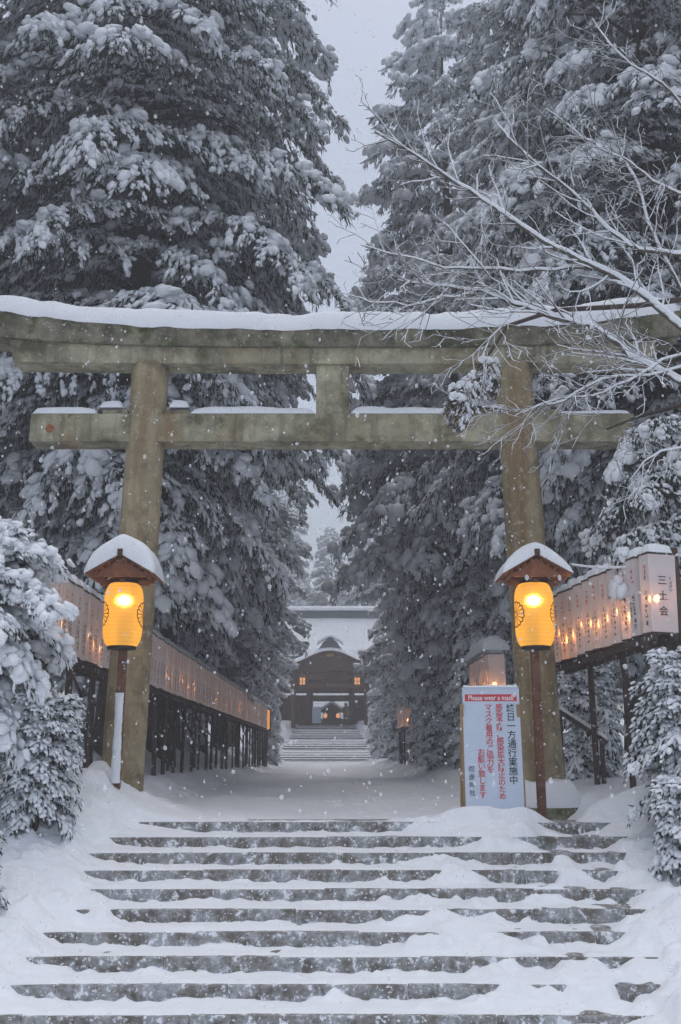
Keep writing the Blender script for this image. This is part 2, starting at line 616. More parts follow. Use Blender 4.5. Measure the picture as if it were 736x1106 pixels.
rng = random.Random(5)
mb = MB()
for k in range(0, NS):
    y0 = E0 - TR * k
    x = -4.2
    while x < 4.6:
        w = rng.uniform(0.9, 1.7)
        dz, dy = rng.uniform(-0.006, 0.006), rng.uniform(-0.024, -0.006)
        mb.box((x + w / 2, y0 + 0.3 + dy, -RI * k - 0.2 + dz), (w - 0.008, 0.6, 0.4))
        x += w
tag(mb.build('stairs', M['step_stone'], bevel=0.012), kind='structure')
mb = MB()
for k in range(1, FN + 1):
    y0 = FY + (k - 1) * FT
    a = float(axis_x(y0))
    mb.box((a, y0 + 0.3, k * FR - 0.25), (8.6, 0.6, 0.5))
M['far_step'] = mat('far_step', (0.10, 0.092, 0.085), 0.9, 1.2, 0.4)
mixin(M['far_step'], SNOWC, 2.2, 0.60, 0.66, detail=8)
tag(mb.build('stairs', M['far_step'], bevel=0.015), kind='structure')


# ------------------------------------------------------------------ torii
def build_torii():
    CX, CY = -0.11, 15.95
    t = empty('torii_gate', (CX, CY, 0), 0, 'tall weathered stone torii with snow along its curved top beam', 'torii')
    for sx, xb, xt in ((-1, -3.40, -3.25), (1, 3.16, 2.95)):
        pts, rad = [], []
        zb = -0.15
        for i in range(15):
            f = i / 14
            pts.append((xb + (xt - xb) * f - CX, 0, zb + (7.32 - zb) * f))
            rad.append(0.335 - 0.025 * f)
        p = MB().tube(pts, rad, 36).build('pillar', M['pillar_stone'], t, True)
        if sx > 0:
            r_ = MB().lathe([(0.62, -0.25), (0.62, 0.06), (0.58, 0.13), (0.44, 0.2), (0.36, 0.24)], (xb - CX, 0, 0), 36).build('base_stone', M['mossy_stone'], p, True)
            a = MB()
            rr, aa = np.linspace(0.33, 0.6, 5), np.linspace(0, 2 * math.pi, 37)
            P = [[(xb - CX + r * math.cos(q), r * math.sin(q), 0.24 - (r - 0.33) * 0.5) for q in aa] for r in rr]
            T = [[0.03 + 0.22 * (1 - ((r - 0.33) / 0.27) ** 2) * (0.6 + 0.8 * float(fbm(q * 1.2, r * 3, 3))) for q in aa] for r in rr]
            lump(a, P, T, 0.02).build('snow', M['snow'], r_, True)
    HD = 0.45
    # kasagi: swept curved beam
    def beam(name, x0, x1, zb, zt, hd0, hd1, m, slant=0.0, parent=t):
        b = MB()
        rows = []
        N = 60
        for i in range(N + 1):
            f = i / N
            x = x0 + (x1 - x0) * f
            lo, hi = zb(x), zt(x)
            sh = slant * (2 * f - 1) ** 9
            rows.append([(x, -hd0, lo), (x + sh, -hd1, hi), (x + sh, hd1, hi), (x, hd0, lo), (x, -hd0, lo)])
        b.grid(rows)
        b.add(rows[0][:4], [(0, 1, 2, 3)])
        b.add(rows[-1][:4], [(3, 2, 1, 0)])
        return b.build(name, m, parent)
    kb = lambda x: 7.55 + 0.20 * (abs(x) / 5.9) ** 3
    kt = lambda x: 7.87 + 0.38 * (abs(x) / 5.9) ** 3
    ka = beam('top_beam', -6.05, 5.85, kb, kt, 0.34, 0.40, M['mossy_stone'], 0.12)
    beam('under_beam', -5.42, 5.38, lambda x: 7.28 + 0.05 * (abs(x) / 5.9) ** 3, lambda x: kb(x) - 0.003, 0.24, 0.26, M['stone'], 0.08)
    nk = beam('tie_beam', -5.05, 5.0, lambda x: 5.91, lambda x: 6.39, 0.23, 0.23, M['stone'])
    MB().box((-0.02, 0, 6.835), (0.56, 0.36, 0.885)).build('centre_strut', M['stone'], t, bevel=0.015)
    # wedges beside the pillars
    for xp in (-3.26 - CX, 2.97 - CX):
        for s_ in (-1, 1):
            MB().box((xp + s_ * 0.52, 0, 6.445), (0.42, 0.30, 0.10)).build('wedge', M['stone'], nk, bevel=0.01)
    # mark near the left end of the tie beam
    MB().lathe([(0.001, 0), (0.05, 0.0), (0.075, 0.001)], n=14, cap=False).build('red_mark', mat('red_mark', (0.33, 0.12, 0.05), 0.9, 20, 0.5), nk).matrix_local = Matrix.Translation((-4.72, -0.233, 6.13)) @ Matrix.Rotation(R(90), 4, 'X')
    # snow on top
    b = MB()
    N, K = 130, 13
    P, T = [], []
    for i in range(N + 1):
        x = -6.08 + 11.93 * i / N
        p, q = [], []
        f = abs(2 * i / N - 1)
        hh = (0.37 + 0.24 * (float(fbm(x * 0.7, 4.4, 2)) - 0.5) + 0.15 * (float(fbm(x * 2.0, 1.4, 2)) - 0.5)) * (1 - f ** 18) ** 0.5
        if x < -0.6:
            hh += 0.05 * math.sin(x * 3.3) * 0.5
        for j in range(K):
            g = 2 * j / (K - 1) - 1
            p.append((x, g * (0.40 + 0.06 * float(fbm(x * 1.6, 8.8, 3))), kt(x) + 0.004 + (0.0 if abs(g) < 0.99 else -0.07 * float(fbm(x * 2.5, g, 3)))))
            q.append(max(0.0, hh * (1 - abs(g) ** 3.2) ** 0.55) + 0.035 * float(fbm(x * 6, g * 3, 3)))
        P.append(p)
        T.append(q)
    lump(b, P, T, 0.03).build('snow', M['snow'], ka, True)
    for (xa, xb_, zz) in ((-5.03, -3.95, 6.393), (-3.93, -3.52, 6.50), (-2.76, -2.42, 6.50), (-2.40, -0.32, 6.393), (0.28, 2.5, 6.393), (2.45, 2.80, 6.50), (3.75, 4.97, 6.393)):
        n = max(6, int((xb_ - xa) / 0.06))
        P, T = [], []
        for i in range(n + 1):
            x = xa + (xb_ - xa) * i / n
            f = abs(2 * i / n - 1)
            h = (0.12 + 0.07 * float(fbm(x * 3, 7, 2))) * (1 - f ** 12) ** 0.5 * (0.55 if xa > 0.4 else 1)
            P.append([(x, g * 0.235, zz) for g in np.linspace(-1, 1, 9)])
            T.append([max(0, h * (1 - abs(g) ** 4) ** 0.5) + 0.004 for g in np.linspace(-1, 1, 9)])
        lump(MB(), P, T, 0.0).build('snow', M['snow'], nk, True)
    # little caps of snow on the shoulders of the pillars
    for xp, zz in ((-3.22 - CX, 6.99),):
        b = MB()
        P = [[(xp + 0.3 * f, -0.33 + 0.10 * g, zz + 0.03) for f in np.linspace(-1, 1, 9)] for g in np.linspace(-1, 0, 5)]
        T = [[0.07 * max(0, (1 - f * f)) * (1 - abs(2 * (g + 0.5))) + 0.003 for f in np.linspace(-1, 1, 9)] for g in np.linspace(-1, 0, 5)]
    return t


build_torii()


# ------------------------------------------------------------------ roofed lantern posts
def lantern_profile():
    pr = []
    for i in range(61):
        f = i / 60
        z = 2.38 + 0.92 * f
        a = abs(2 * f - 1)
        r = 0.195 + 0.088 * (1 - a ** 4.5) ** 0.75
        r += 0.0016 * math.sin(i * math.pi)
        pr.append((r, z))
    return pr


def prof_r(z):
    a = min(1, abs(2 * (z - 2.38) / 0.92 - 1))
    return 0.195 + 0.088 * (1 - a ** 4.5) ** 0.75


def build_post_lantern(x, y, base, thick, dome, crest_angles, label, snowy):
    t = empty('lantern_post', (x, y, base), 0, label, 'lantern post', 'roofed lantern posts before the torii')
    dz = -base
    po = MB().box((0.0, 0.10, (3.55 + dz) / 2 - 0.1), (0.115, 0.115, 3.55 + dz + 0.2)).build('post', M['postwood'], t, bevel=0.008)
    if snowy:
        P = [[(xx, 0.035, 0.1 + zz) for xx in np.linspace(-0.058, 0.058, 6)] for zz in np.linspace(0, 1.25, 40)]
        b = MB()
        rows = []
        for i, row in enumerate(P):
            q = []
            for j, p in enumerate(row):
                h = 0.055 * (1 - (2 * j / 5 - 1) ** 4) * (0.5 + float(fbm(j * 0.4, i * 0.25, 3))) * min(1, (39 - i) / 6) + 0.008
                q.append((p[0] * (0.8 + 0.5 * float(fbm(3.3, i * 0.3, 2))), p[1] - h, p[2]))
            rows.append(q)
        b.grid(rows)
        b.build('snow', M['snow'], po, True)
    # roof
    AP, EV, HW, YD = 3.66, 3.37, 0.475, 0.40
    r = MB()
    for s in (-1, 1):
        a, c = Vector((0, 0, AP)), Vector((s * HW, 0, EV))
        d = c - a
        nrm = Vector((-d.z * s, 0, d.x * s)).normalized()
        if nrm.z < 0:
            nrm = -nrm
        p = [a + Vector((0, -YD, 0)), c + Vector((0, -YD, 0)), c + Vector((0, YD, 0)), a + Vector((0, YD, 0))]
        top = [q + nrm * 0.035 for q in p]
        r.add([q + Vector((0, 0, dz)) for q in p + top], [(0, 1, 2, 3), (7, 6, 5, 4), (0, 4, 5, 1), (1, 5, 6, 2), (2, 6, 7, 3), (3, 7, 4, 0)])
    roof = r.build('roof', M['redwood'], t)
    for yy in (-YD + 0.09, YD - 0.13):
        g = MB()
        g.add([(-HW + 0.08, yy, EV - 0.015 + dz), (HW - 0.08, yy, EV - 0.015 + dz), (0, yy, AP - 0.03 + dz), (-HW + 0.08, yy + 0.04, EV - 0.015 + dz), (HW - 0.08, yy + 0.04, EV - 0.015 + dz), (0, yy + 0.04, AP - 0.03 + dz)],
              [(0, 1, 2), (5, 4, 3), (0, 3, 4, 1), (1, 4, 5, 2), (2, 5, 3, 0)])
        g.build('gable_board', M['redwood'], roof)
    g = MB()
    for s in (-1, 1):
        for k in range(4):
            f0 = 0.15 + 0.8 * k / 4
            g.box((s * HW * f0, 0, AP - (AP - EV) * f0 - 0.03 + dz), (0.04, YD * 2 - 0.1, 0.04), Matrix.Rotation(s * 0.52, 3, 'Y'))
    g.box((0, 0, EV - 0.06 + dz), (HW * 1.5, 0.07, 0.07))
    g.box((0, 0.1, EV - 0.055 + dz), (0.07, YD * 1.6, 0.06))
    g.build('rafters', M['redwood'], roof)
    MB().box((0, -0.01, AP + 0.035 + dz), (0.075, YD * 2 + 0.06, 0.09)).build('ridge_beam', M['wood'], roof, bevel=0.006)
    b = MB()
    P, T = [], []
    for i in range(41):
        f = -1 + 2 * i / 40
        xx = f * (HW + 0.03)
        zz = AP - (AP - EV) * abs(f) + 0.042 + dz
        pr, tr = [], []
        for j in range(25):
            q = -1 + 2 * j / 24
            pr.append((xx, q * (YD + 0.02), zz))
            ss = (1 - abs(f) ** dome) ** 0.5 * (1 - abs(q) ** 7) ** 0.5
            tr.append((thick * (1 - (0.10 if dome > 4 else 0.25) * abs(f)) + (AP - EV) * (abs(f) - math.sqrt(f * f + 0.07) + 0.02)) * ss * (0.85 + 0.3 * float(fbm(xx * 3 + x, q * 2, 2))) + 0.004)
        P.append(pr)
        T.append(tr)
    lump(b, P, T, 0.03).build('snow_cap', M['snow'], roof, True)
    # paper lantern
    pr = [(rr, zz + dz) for rr, zz in lantern_profile()]
    lan = MB().lathe(pr, n=48).build('paper_lantern', M['lantern_paper'], t, True)
    for zz in (2.345, 3.295):
        MB().lathe([(0.175, zz + dz), (0.206, zz + dz), (0.206, zz + 0.04 + dz), (0.175, zz + 0.04 + dz)], n=36).build('hoop', M['black'], lan)
    MB().tube([(0, 0, 3.33 + dz), (0, 0, EV + dz)], 0.012, 6).build('hook', M['black'], lan)
    b = MB()
    b.lathe([(0.045 * math.sin(math.pi * i / 10), 3.04 + dz - 0.045 * math.cos(math.pi * i / 10)) for i in range(11)], n=16, cap=False)
    b.build('bulb', M['bulb'], lan, True)
    # painted petal crest wrapped on the paper
    for ca in crest_angles:
        b = MB()
        def on(u, v, off=0.004):
            z = 2.84 + v
            rr = prof_r(z) + off
            an = ca + u / 0.28
            return Vector((rr * math.cos(an), rr * math.sin(an), z + dz))
        def stroke(ps, w):
            rows = []
            for i, (u, v) in enumerate(ps):
                u2, v2 = ps[min(i + 1, len(ps) - 1)]
                u1, v1 = ps[max(i - 1, 0)]
                dx, dy = u2 - u1, v2 - v1
                l = math.hypot(dx, dy) or 1
                nx, ny = -dy / l * w, dx / l * w
                rows.append([on(u - nx, v - ny), on(u + nx, v + ny)])
            b.grid(rows)
        RR = 0.19
        for k in range(16):
            a0 = 2 * math.pi * k / 16
            a1 = 2 * math.pi * (k + 1) / 16
            stroke([(RR * 0.18 * math.cos(a0), RR * 0.18 * math.sin(a0)), (RR * 0.5 * math.cos(a0), RR * 0.5 * math.sin(a0)), (RR * 0.86 * math.cos(a0), RR * 0.86 * math.sin(a0))], 0.0055)
            am = (a0 + a1) / 2
            stroke([(RR * q * math.cos(a0 + (a1 - a0) * f), RR * q * math.sin(a0 + (a1 - a0) * f)) for f, q in ((0, .86), (.2, .96), (.5, 1.0), (.8, .96), (1, .86))], 0.009)
        stroke([(RR * 0.18 * math.cos(2 * math.pi * k / 16), RR * 0.18 * math.sin(2 * math.pi * k / 16)) for k in range(17)], 0.004)
        b.build('crest', M['black'], lan)
    return t


build_post_lantern(-3.16, 14.4, gz(-3.16, 14.4) - 0.05, 0.34, 5, (R(198), R(3)), 'glowing round yellow lantern post on the left with thick domed snow on its roof', True)
build_post_lantern(2.82, 14.4, gz(2.82, 14.4) - 0.05, 0.24, 3.2, (R(191), R(-11)), 'glowing round yellow lantern post on the right beside the white notice board', False)


# ------------------------------------------------------------------ text
def text_mesh(chars, size, m, parent, loc, name='lettering', vertical=True, pitch=None, sx=1.0, bold=0.0):
    vs, fs = [], []
    dg = None
    items = [(c, i) for i, c in enumerate(chars)] if vertical else [(chars, 0)]
    for c, i in items:
        cu = bpy.data.curves.new('txt', 'FONT')
        cu.body = c
        cu.size = size
        cu.align_x = 'CENTER'
        cu.align_y = 'CENTER'
        cu.extrude = 0.0015
        cu.offset = bold
        cu.resolution_u = 2
        ob = bpy.data.objects.new('txt', cu)
        COL.objects.link(ob)
        dg = bpy.context.evaluated_depsgraph_get()
        me = bpy.data.meshes.new_from_object(ob.evaluated_get(dg))
        n = len(vs)
        for v in me.vertices:
            x, y = v.co.x * sx, v.co.y
            vs.append((loc[0] + x, loc[1] - v.co.z, loc[2] + y - i * (pitch or size)))
        fs += [tuple(q + n for q in p.vertices) for p in me.polygons]
        COL.objects.unlink(ob)
        bpy.data.objects.remove(ob)
        bpy.data.meshes.remove(me)
        bpy.data.curves.remove(cu)
    return MB().add(vs, fs).build(name, m, parent)


def build_sign():
    W, H = 0.79, 1.78
    t = empty('notice_board', (2.10, 14.05, 0.02), R(-3), 'white upright notice board with red and black vertical writing', 'notice board')
    tilt = empty('board_frame', (0, 0, 0))
    COL.objects.unlink(tilt)
    bpy.data.objects.remove(tilt)
    rot = Matrix.Rotation(R(-3.5), 4, 'X')
    def fin(o):
        o.matrix_local = rot
        return o
    # rounded panel
    b = MB()
    out = []
    rr = 0.035
    for (cx, cz, a0) in ((W / 2 - rr, H - rr, 0), (-W / 2 + rr, H - rr, 90), (-W / 2 + rr, rr, 180), (W / 2 - rr, rr, 270)):
        for k in range(6):
            a = R(a0 + 18 * k)
            out.append((cx + rr * math.cos(a), cz + rr * math.sin(a)))
    n = len(out)
    vs = [(x, -0.012, z) for x, z in out] + [(x, 0.012, z) for x, z in out]
    b.add(vs, [tuple(range(n))[::-1], tuple(range(n, 2 * n))] + [(k, (k + 1) % n, n + (k + 1) % n, n + k) for k in range(n)])
    pan = fin(b.build('panel', M['board'], t))
    f = -0.014
    MB().box((0, f, H - 0.155), (W - 0.07, 0.004, 0.095)).build('header_band', M['redprint'], pan)
    text_mesh('Please wear a mask', 0.094, M['whiteprint'], pan, (0, f - 0.003, H - 0.158), vertical=False, sx=0.86, bold=0.0015)
    S = 1 / 77.0
    def col(chars, px, py0, py1, m, k=1.0):
        p = (py1 - py0) * S / len(chars)
        text_mesh(chars, p * 1.12 * k, m, pan, ((px - 529) * S, f, H - (py0 - 740) * S - p / 2), pitch=p, bold=0.0012)
    col('終日一方通行実施中', 549.5, 759, 843, M['blackprint'], 0.92)
    col('感染予防、感染拡大防止のため', 537.3, 759, 858, M['redprint'])
    col('マスク着用のご協力を', 525.8, 759, 831, M['redprint'])
    col('お願い致します', 516.6, 806, 857, M['redprint'])
    col('彌彦神社', 505.8, 823, 855, M['greyprint'], 0.72)
    # A-frame legs behind
    for s in (-1, 1):
        MB().bar((s * (W / 2 - 0.02) - 0.012 * (s < 0) * 3, 0.05, H - 0.25), (s * (W / 2 - 0.02) - 0.05 * (s < 0), 0.42, -0.15), 0.05, 0.035).build('leg', M['pale_wood'], t)
        fin(MB().box((s * (W / 2 + 0.004) - 0.0, 0.034, H / 2 - 0.12), (0.045, 0.04, H - 0.3)).build('side_rail', M['pale_wood'], t, bevel=0.004))
    b = MB()
    P = [[(x, y, H - 0.006) for y in np.linspace(-0.03, 0.03, 5)] for x in np.linspace(-W / 2 + 0.02, W / 2 - 0.02, 24)]
    T = [[0.03 * (1 - (y / 0.031) ** 2) ** 0.5 * (0.5 + float(fbm(x * 6, 2, 2))) for y in np.linspace(-0.03, 0.03, 5)] for x in np.linspace(-W / 2 + 0.02, W / 2 - 0.02, 24)]
    lump(b, P, T, 0.006).build('snow', M['snow'], pan, True)


build_sign()

# ------------------------------------------------------------------ paper lanterns on racks
ORD = ['', 'first', 'second', 'third', 'fourth', 'fifth', 'sixth', 'seventh', 'eighth', 'ninth', 'tenth', 'eleventh', 'twelfth', 'thirteenth', 'fourteenth', 'fifteenth', 'sixteenth', 'seventeenth', 'eighteenth', 'nineteenth']
TENS = ['', '', 'twenty', 'thirty', 'forty', 'fifty', 'sixty', 'seventy', 'eighty', 'ninety', 'one hundred']


def ordinal(n):
    if n < 20:
        return ORD[n]
    if n >= 100:
        return 'hundredth' if n == 100 else 'hundred and ' + ordinal(n - 100)
    if n % 10 == 0:
        return {20: 'twentieth', 30: 'thirtieth', 40: 'fortieth', 50: 'fiftieth', 60: 'sixtieth', 70: 'seventieth', 80: 'eightieth', 90: 'ninetieth'}[n]
    return TENS[n // 10] + '-' + ORD[n % 10]


LH = 1.12


def strokes(seed, face, w, d, cols):
    """brush-like marks in a column: face 'front' (-Y) or 'side' (-X / +X)"""
    r = random.Random(seed)
    groups = {}
    for (off, z0, z1, size, mi) in cols:
        b = groups.setdefault(mi, MB())
        z = z1
        while z - size > z0:
            for k in range(r.randint(4, 6)):
                horiz = r.random() < 0.55
                cx, cz = off + r.uniform(-0.3, 0.3) * size, z - size / 2 + r.uniform(-0.36, 0.36) * size
                lw, lh = (r.uniform(.35, .85) * size, size * 0.12) if horiz else (size * 0.12, r.uniform(.35, .8) * size)
                th = 0.0012 + 0.0002 * k
                if face == 'front':
                    b.box((cx, -d / 2 - 0.002, cz), (lw, th, lh))
                else:
                    sg = face
                    b.box((sg * (w / 2 + 0.002), cx * -sg * -1, cz), (th, lw, lh))
            z -= size * 1.12
    return groups


def make_rack_lantern(seed, w, d, side, lit, label, group, bulb='small_bulb'):
    t = empty('paper_lantern', (0, 0, 0), 0, label, 'paper lantern', group)
    b = MB()
    k = 0.96
    q = [(-w / 2 * k, -d / 2 * k, 0.03), (w / 2 * k, -d / 2 * k, 0.03), (w / 2 * k, d / 2 * k, 0.03), (-w / 2 * k, d / 2 * k, 0.03),
         (-w / 2, -d / 2, LH), (w / 2, -d / 2, LH), (w / 2, d / 2, LH), (-w / 2, d / 2, LH)]
    b.add(q, [(0, 1, 5, 4), (1, 2, 6, 5), (2, 3, 7, 6), (3, 0, 4, 7), (4, 5, 6, 7), (3, 2, 1, 0)])
    pp = b.build('paper_shade', M['rack_paper'], t)
    for zz, kk in ((0.015, k), (LH + 0.008, 1.0)):
        f = MB()
        for s in (-1, 1):
            f.box((0, s * d / 2 * kk, zz), (w * kk + 0.02, 0.018, 0.028))
            f.box((s * w / 2 * kk, 0, zz), (0.018, d * kk - 0.018, 0.028))
        f.build('frame', M['rackwood'], t)
    if lit:
        rr, zc = (0.03, 0.045, 0.038, 0.05, 0.04)[seed % 5], 0.40 + 0.05 * ((seed * 7) % 5 - 2)
        lb = MB().lathe([(rr * math.sin(math.pi * i / 8), zc - rr * 1.3 * math.cos(math.pi * i / 8)) for i in range(9)], (-w * 0.16 * (1 if side < 0 else -1), -d * 0.1, 0), 10, cap=False)
        lb.build('bulb', M[bulb], t, True)
    g = strokes(seed, side, w, d, [(0.02, 0.12, 0.62, 0.075, 0), (-0.06, 0.30, 0.52, 0.05, 0), (0.02, 0.72, 0.98, 0.07, 1)])
    for mi, bb in g.items():
        bb.build('lettering', (M['blackprint'], M['redprint'])[mi], t)
    c = MB()
    P = [[(x, y, LH + 0.02) for y in np.linspace(-d / 2, d / 2, 7)] for x in np.linspace(-w / 2, w / 2, 9)]
    T = [[0.17 * (1 - abs(2 * x / w) ** 4) ** .5 * (1 - abs(2 * y / d) ** 4) ** .5 * (0.4 + 1.2 * float(fbm(x * 4 + seed, y * 4, 2))) + 0.003 for y in np.linspace(-d / 2, d / 2, 7)] for x in np.linspace(-w / 2, w / 2, 9)]
    lump(c, P, T, 0.005).build('snow', M['snow'], t, True)
    return t


def build_rack(p0, p1, z0, z1, width, post_step, label, rng, extra=None, braces=True, offs=(-1, 1)):
    """posts and rails carrying a row; p0, p1 = (x, y) of the row's centre line"""
    a, b = Vector((*p0, z0)), Vector((*p1, z1))
    u = (b - a).normalized()
    L = (b - a).length
    side = Vector((u.y, -u.x, 0)).normalized()
    t = empty('lantern_rack', (a.x, a.y, gz(a.x, a.y)), 0, label, 'lantern rack', 'wooden racks carrying the paper lanterns')
    inv = Matrix.Translation(-Vector(t.location))
    def put(mbb, name, m, bevel=0):
        mbb.v = [tuple(inv @ Vector(v)) for v in mbb.v]
        return mbb.build(name, m, t, bevel=bevel)
    for s in offs:
        put(MB().bar(a + side * s * width * 0.36 - u * 0.15 + Vector((0, 0, -0.05)), b + side * s * width * 0.36 + u * 0.15 + Vector((0, 0, -0.05)), 0.06, 0.09), 'rail', M['rackwood'])
    n = int(L / (post_step)) + 1
    for i in range(n):
        p = a + u * min(L, 0.1 + i * post_step)
        for s in (offs if i % 3 == 0 else (1,)):
            q = p + side * s * width * 0.45 + u * rng.uniform(-0.12, 0.12)
            g0 = gz(q.x, q.y) - 0.2
            tilt = Vector((rng.uniform(-.04, .04), rng.uniform(-.04, .04), 0))
            put(MB().bar(Vector((q.x, q.y, g0)) + tilt, (q.x, q.y, p.z - 0.10), rng.uniform(0.055, 0.085), rng.uniform(0.05, 0.08)), 'post', M['rackwood'])
        if braces and i % 2 == 0:
            q0, q1 = p + side * width * 0.42, p - side * width * 0.42
            put(MB().bar((q0.x, q0.y, p.z - 0.9), (q1.x, q1.y, p.z - 0.12), 0.04, 0.04), 'brace', M['rackwood'])
            c_ = MB().bar(q0 + Vector((0, 0, -0.12)), q1 + Vector((0, 0, -0.12)), 0.05, 0.05)
            put(c_, 'crossbar', M['rackwood'])
    return t


rng = random.Random(11)


def lantern_row(p0, p1, z0, z1, n, w, d, side, group, where, first=1, lit_p=0.75, protos=None, bulb='small_bulb'):
    a, b = Vector((*p0, z0)), Vector((*p1, z1))
    u = (b - a)
    rz = math.atan2(u.y, u.x) - math.pi / 2
    if protos is None:
        protos = [make_rack_lantern(31 + k, w, d, side, k < 4, 'x', group, bulb) for k in range(5)]
    used = set()
    for i in range(n):
        p = a + u * (i / max(1, n - 1))
        k = rng.randrange(4) if rng.random() < lit_p else 4
        o = protos[k] if k not in used else copy_tree(protos[k])
        used.add(k)
        o.location = p + Vector((rng.uniform(-.012, .012), 0, rng.uniform(-.01, .015)))
        o.rotation_euler = (rng.uniform(-.012, .012), rng.uniform(-.02, .02), rz + rng.uniform(-.05, .05))
        o['label'] = '%s paper lantern along %s' % (ordinal(i + first), where)
        yield o
    for k in range(5):
        if k not in used:
            for ch in list(protos[k].children):
                bpy.data.objects.remove(ch)
            bpy.data.objects.remove(protos[k])


LA, LB = (-4.32, 13.9), (-4.15, 54.5)
build_rack(LA, LB, 2.30, 2.10, 0.42, 1.4, 'long dark timber rack of posts under the lantern row left of the path', rng)
for o in lantern_row(LA, LB, 2.31, 2.11, 101, 0.42, 0.33, 1, 'paper lanterns on the left rack', 'the long rack left of the path', lit_p=0.42, bulb='dim_bulb'):
    pass
RA, RB = (4.42, 13.75), (3.72, 16.9)
build_rack(RA, RB, 2.47, 2.29, 0.42, 1.25, 'short dark timber rack under the bright lanterns right of the torii', rng, braces=False)
lst = list(lantern_row(RA, RB, 2.48, 2.30, 12, 0.42, 0.25, -1, 'paper lanterns on the near right rack', 'the rack right of the torii', lit_p=0.95))
# the nearest one: three big characters on its front
o = lst[0]
o['label'] = 'nearest paper lantern on the right rack with three large black characters'
for ch in list(o.children):
    if ch.name.startswith('lettering'):
        bpy.data.objects.remove(ch)
text_mesh('三土会', 0.145, M['blackprint'], o, (-0.01, -0.128, 0.74), pitch=0.215, bold=0.001)
for mi, bb in strokes(77, 'front', 0.42, 0.262, [(0.115, 0.58, 0.80, 0.05, 0)]).items():
    bb.build('lettering', M['greyprint'], o)
for mi, bb in strokes(78, -1, 0.42, 0.25, [(0.02, 0.12, 0.62, 0.075, 0), (0.02, 0.72, 0.98, 0.07, 1)]).items():
    bb.build('lettering', (M['blackprint'], M['redprint'])[mi], o)

SA, SB = (3.95, 25.4), (3.9, 28.8)
build_rack(SA, SB, 2.2, 2.2, 0.42, 1.2, 'dark timber rack of lanterns half hidden behind the notice board', rng, braces=False)
for o in lantern_row(SA, SB, 2.21, 2.21, 11, 0.42, 0.27, -1, 'paper lanterns on the middle right rack', 'the rack seen above the notice board', lit_p=0.9):
    pass
rk = [o for o in COL.objects if o.name.startswith('lantern_rack')][-1]
_a, _b = Vector((*SA, 2.2)), Vector((*SB, 2.2))
P, T = [], []
for i in range(31):
    q = _a.lerp(_b, -.06 + 1.12 * i / 30) - Vector(rk.location)
    P.append([(q.x + g, q.y, q.z + LH + .19) for g in np.linspace(-.34, .34, 11)])
    T.append([.28 * (1 - abs(g / .345) ** 4) ** .5 * (1 - abs(2 * i / 30 - 1) ** 6) ** .5 * (.6 + .8 * float(fbm(i * .25, g * 4, 2))) for g in np.linspace(-.34, .34, 11)])
lump(MB(), P, T, .10).build('snow_cap', M['snow'], rk, True)
TA, TB = (3.25, 47.5), (3.2, 50.5)
build_rack(TA, TB, 2.0, 2.0, 0.6, 0.5, 'far dark timber rack right of the path before the far stairs', rng, braces=False)
for o in lantern_row(TA, TB, 2.01, 2.01, 7, 0.75, 0.4, -1, 'paper lanterns on the far right rack', 'the far rack by the right-hand young cedars', lit_p=0.9, bulb='dim_bulb'):
    pass

# support post and rope at the near right rack
p = at(731, 600, 14.0)
tag(MB().tube([(p.x, 14.0, gz(p.x, 14.0) - 0.2), (p.x - 0.02, 14.0, 2.2), (p.x - 0.05, 14.0, 3.75)], [0.075, 0.07, 0.065], 10).build('support_post', M['wood'], smooth=True),
    'round brown timber post right beside the nearest paper lantern', 'post')
a, b = at(616, 609, 14.6), at(742, 596, 13.6)
pts = []
for i in range(25):
    f = i / 24
    pts.append(a.lerp(b, f) + Vector((0, 0, -0.25 * 4 * f * (1 - f) * (0.4 if f > .8 else .5))))
tag(MB().tube(pts, [0.014 + 0.008 * float(fbm(i * .7, 1, 2)) for i in range(25)], 6).build('rope', M['rope'], smooth=True), 'snow-crusted rope strung from the right lantern roof to the rack', 'rope')
# handrail with snow going down behind the right pillar
hr = empty('handrail', at(602, 768, 16.8), 0, 'slanting wooden handrail with snow on it right of the torii pillar', 'handrail')
a, b = at(598, 764, 16.8), at(656, 802, 16.2)
MB().bar(a - hr.location, b - hr.location, 0.06, 0.07).build('rail', M['rackwood'], hr)
n = 24
P, T = [], []
for i in range(n + 1):
    q = a.lerp(b, i / n) - Vector(hr.location)
    P.append([(q.x, q.y + g, q.z + 0.037) for g in np.linspace(-0.035, 0.035, 5)])
    T.append([0.07 * (1 - (g / 0.036) ** 4) ** .5 * (0.6 + 0.6 * float(fbm(i * .3, 2, 2))) for g in np.linspace(-0.035, 0.035, 5)])
lump(MB(), P, T, 0.0).build('snow', M['snow'], hr, True)
for q in (a.lerp(b, 0.12), a.lerp(b, 0.9)):
    MB().bar((q.x - hr.location.x, q.y - hr.location.y, gz(q.x, q.y) - 0.2 - hr.location.z), q - Vector(hr.location), 0.06).build('post', M['rackwood'], hr)


# ------------------------------------------------------------------ foliage
_bm = bmesh.new()
bmesh.ops.create_icosphere(_bm, subdivisions=2, radius=1.0)
ICO_V = np.array([v.co[:] for v in _bm.verts])
ICO_F = np.array([[v.index for v in f.verts] for f in _bm.faces])
_bm.free()


def nrm(a):
    return a / np.maximum(1e-6, np.linalg.norm(a, axis=-1, keepdims=True))


class Bough:
    pass


_bm = bmesh.new()
bmesh.ops.create_icosphere(_bm, subdivisions=1, radius=1.0)
I12_V = np.array([v.co[:] for v in _bm.verts])
I12_F = np.array([[v.index for v in f.verts] for f in _bm.faces])
_bm.free()


